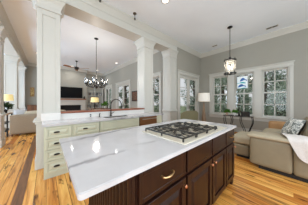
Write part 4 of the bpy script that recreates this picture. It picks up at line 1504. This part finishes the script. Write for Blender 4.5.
# ------------------------------------------------------------------ garden trees beyond the glass
def tree(x, y, h, r, leaf, label, n, seed, size=0.17):
    q = random.Random(seed)
    zb = -0.55
    t = thing('tree', label, 'tree', (x, y, zb), 'trees in the garden beyond the glass')
    bm = new()
    tube(bm, [(x, y, zb), (x + 0.06, y - 0.04, zb + h * 0.35), (x - 0.05, y + 0.05, zb + h * 0.7), (x, y, zb + h * 0.95)], [0.17, 0.13, 0.08, 0.02], 8)
    for k in range(7):
        a = q.uniform(0, 6.28)
        z = zb + h * q.uniform(0.28, 0.75)
        tube(bm, [(x, y, z), (x + math.cos(a) * r * 0.4, y + math.sin(a) * r * 0.4, z + h * 0.08), (x + math.cos(a) * r * 0.7, y + math.sin(a) * r * 0.7, z + h * 0.2)], [0.06, 0.04, 0.012], 6)
    obj('trunk', bm, 'bark', t)
    blobs = []
    for k in range(24):
        a = q.uniform(0, 6.28)
        rr = r * math.sqrt(q.uniform(0, 1)) * 0.66
        blobs.append((Vector((x + math.cos(a) * rr, y + math.sin(a) * rr, zb + h * q.uniform(0.10, 0.93))), r * q.uniform(0.26, 0.36)))
    bm = new()
    for k in range(n):
        c, br = blobs[q.randrange(len(blobs))]
        d = Vector((q.gauss(0, 1), q.gauss(0, 1), q.gauss(0, 1))).normalized()
        p = c + d * br * q.uniform(0.3, 1.0) ** 0.5
        a = Vector((q.gauss(0, 1), q.gauss(0, 1), q.gauss(0, 1))).normalized()
        s = a.orthogonal().normalized()
        L = size * q.uniform(0.6, 1.4)
        bm.faces.new([bm.verts.new(v) for v in (p - a * L * 0.5, p + s * L * 0.3, p + a * L * 0.55, p - s * L * 0.3)])
    obj('foliage', bm, leaf, t)


TL = {'leaf_dark': 'dark green', 'leaf_mid': 'grey-green', 'leaf_pale': 'pale green'}
ROWS = [
    # x, y, leaf, where it shows
    (8.5, -2.6, 'leaf_mid', 'beyond the wall end past the taupe sofa'), (8.5, -0.1, 'leaf_mid', 'filling the kitchen window nearest the taupe sofa'),
    (8.6, 2.4, 'leaf_pale', 'behind the stained glass panel in the middle window'), (8.5, 4.9, 'leaf_mid', 'filling the kitchen window nearest the white lamp'),
    (11.0, -1.4, 'leaf_dark', 'deep in the garden behind the sofa window'), (11.1, 1.2, 'leaf_dark', 'deep in the garden behind the middle window'),
    (11.0, 3.8, 'leaf_dark', 'deep in the garden behind the pendant lantern'), (11.0, 6.4, 'leaf_mid', 'deep in the garden behind the window near the corner'),
    (13.6, 0.0, 'leaf_mid', 'farthest back behind the sofa window'), (13.6, 2.7, 'leaf_pale', 'farthest back behind the middle window'), (13.6, 5.4, 'leaf_dark', 'farthest back behind the lantern'),
    (5.9, 5.9, 'leaf_dark', 'close behind the kitchen garden door'), (6.1, 8.4, 'leaf_dark', 'behind the living room window seen between two columns'),
    (8.5, 7.5, 'leaf_mid', 'farther back behind the kitchen garden door'), (5.9, 10.9, 'leaf_dark', 'behind the living room double door by the dark picture'),
    (5.9, 13.4, 'leaf_mid', 'behind the far leaf of the living room double door'), (6.0, 15.9, 'leaf_dark', 'behind the garden door beside the bookcase'),
    (8.5, 10.1, 'leaf_mid', 'second row behind the living room double door'), (8.5, 12.7, 'leaf_dark', 'second row in line with the chandelier'), (8.4, 15.3, 'leaf_mid', 'second row behind the bookcase door'),
    (6.0, 18.6, 'leaf_mid', 'last in line behind the bookcase door'),
]
for i, (x, y, lf, where) in enumerate(ROWS):
    tree(x, y, 5.4 if x < 10 else 6.6, 1.22, lf, '%s leafy tree %s' % (TL[lf], where), 3600, 100 + i, 0.115)


def shrub(x, y, h, r, leaf, label, n, seed):
    q = random.Random(seed)
    t = thing('shrub', label, 'shrub', (x, y, -0.55), 'shrubs below the kitchen windows')
    bm = new()
    for k in range(9):
        a = q.uniform(0, 6.28)
        rr = r * q.uniform(0.2, 0.8)
        tube(bm, [(x, y, -0.55), (x + math.cos(a) * rr * 0.4, y + math.sin(a) * rr * 0.4, -0.55 + h * 0.5), (x + math.cos(a) * rr, y + math.sin(a) * rr, -0.55 + h * 0.9)], [0.03, 0.02, 0.006], 5)
    obj('stem', bm, 'bark', t)
    bm = new()
    for k in range(n):
        d = Vector((q.gauss(0, 1), q.gauss(0, 1), q.gauss(0, 1))).normalized() * q.uniform(0.4, 1) ** 0.5
        p = Vector((x + d.x * r, y + d.y * r, -0.55 + h * 0.52 + d.z * h * 0.48))
        a = Vector((q.gauss(0, 1), q.gauss(0, 1), q.gauss(0, 1))).normalized()
        o_ = a.orthogonal().normalized()
        L = 0.10 * q.uniform(0.6, 1.4)
        bm.faces.new([bm.verts.new(v) for v in (p - a * L * 0.5, p + o_ * L * 0.3, p + a * L * 0.55, p - o_ * L * 0.3)])
    obj('foliage', bm, leaf, t)


for i, (y, h, lf, lb) in enumerate(((-1.5, 2.5, 'leaf_mid', 'grey-green shrub outside past the sofa end of the windows'), (0.15, 2.7, 'leaf_pale', 'pale green shrub low behind the window nearest the sofa'),
                                    (1.75, 2.5, 'leaf_mid', 'grey-green shrub low behind the middle window'), (3.3, 2.7, 'leaf_pale', 'pale green shrub low behind the window nearest the white lamp'))):
    shrub(7.05, y, h, 0.66, lf, lb, 2200, 300 + i)
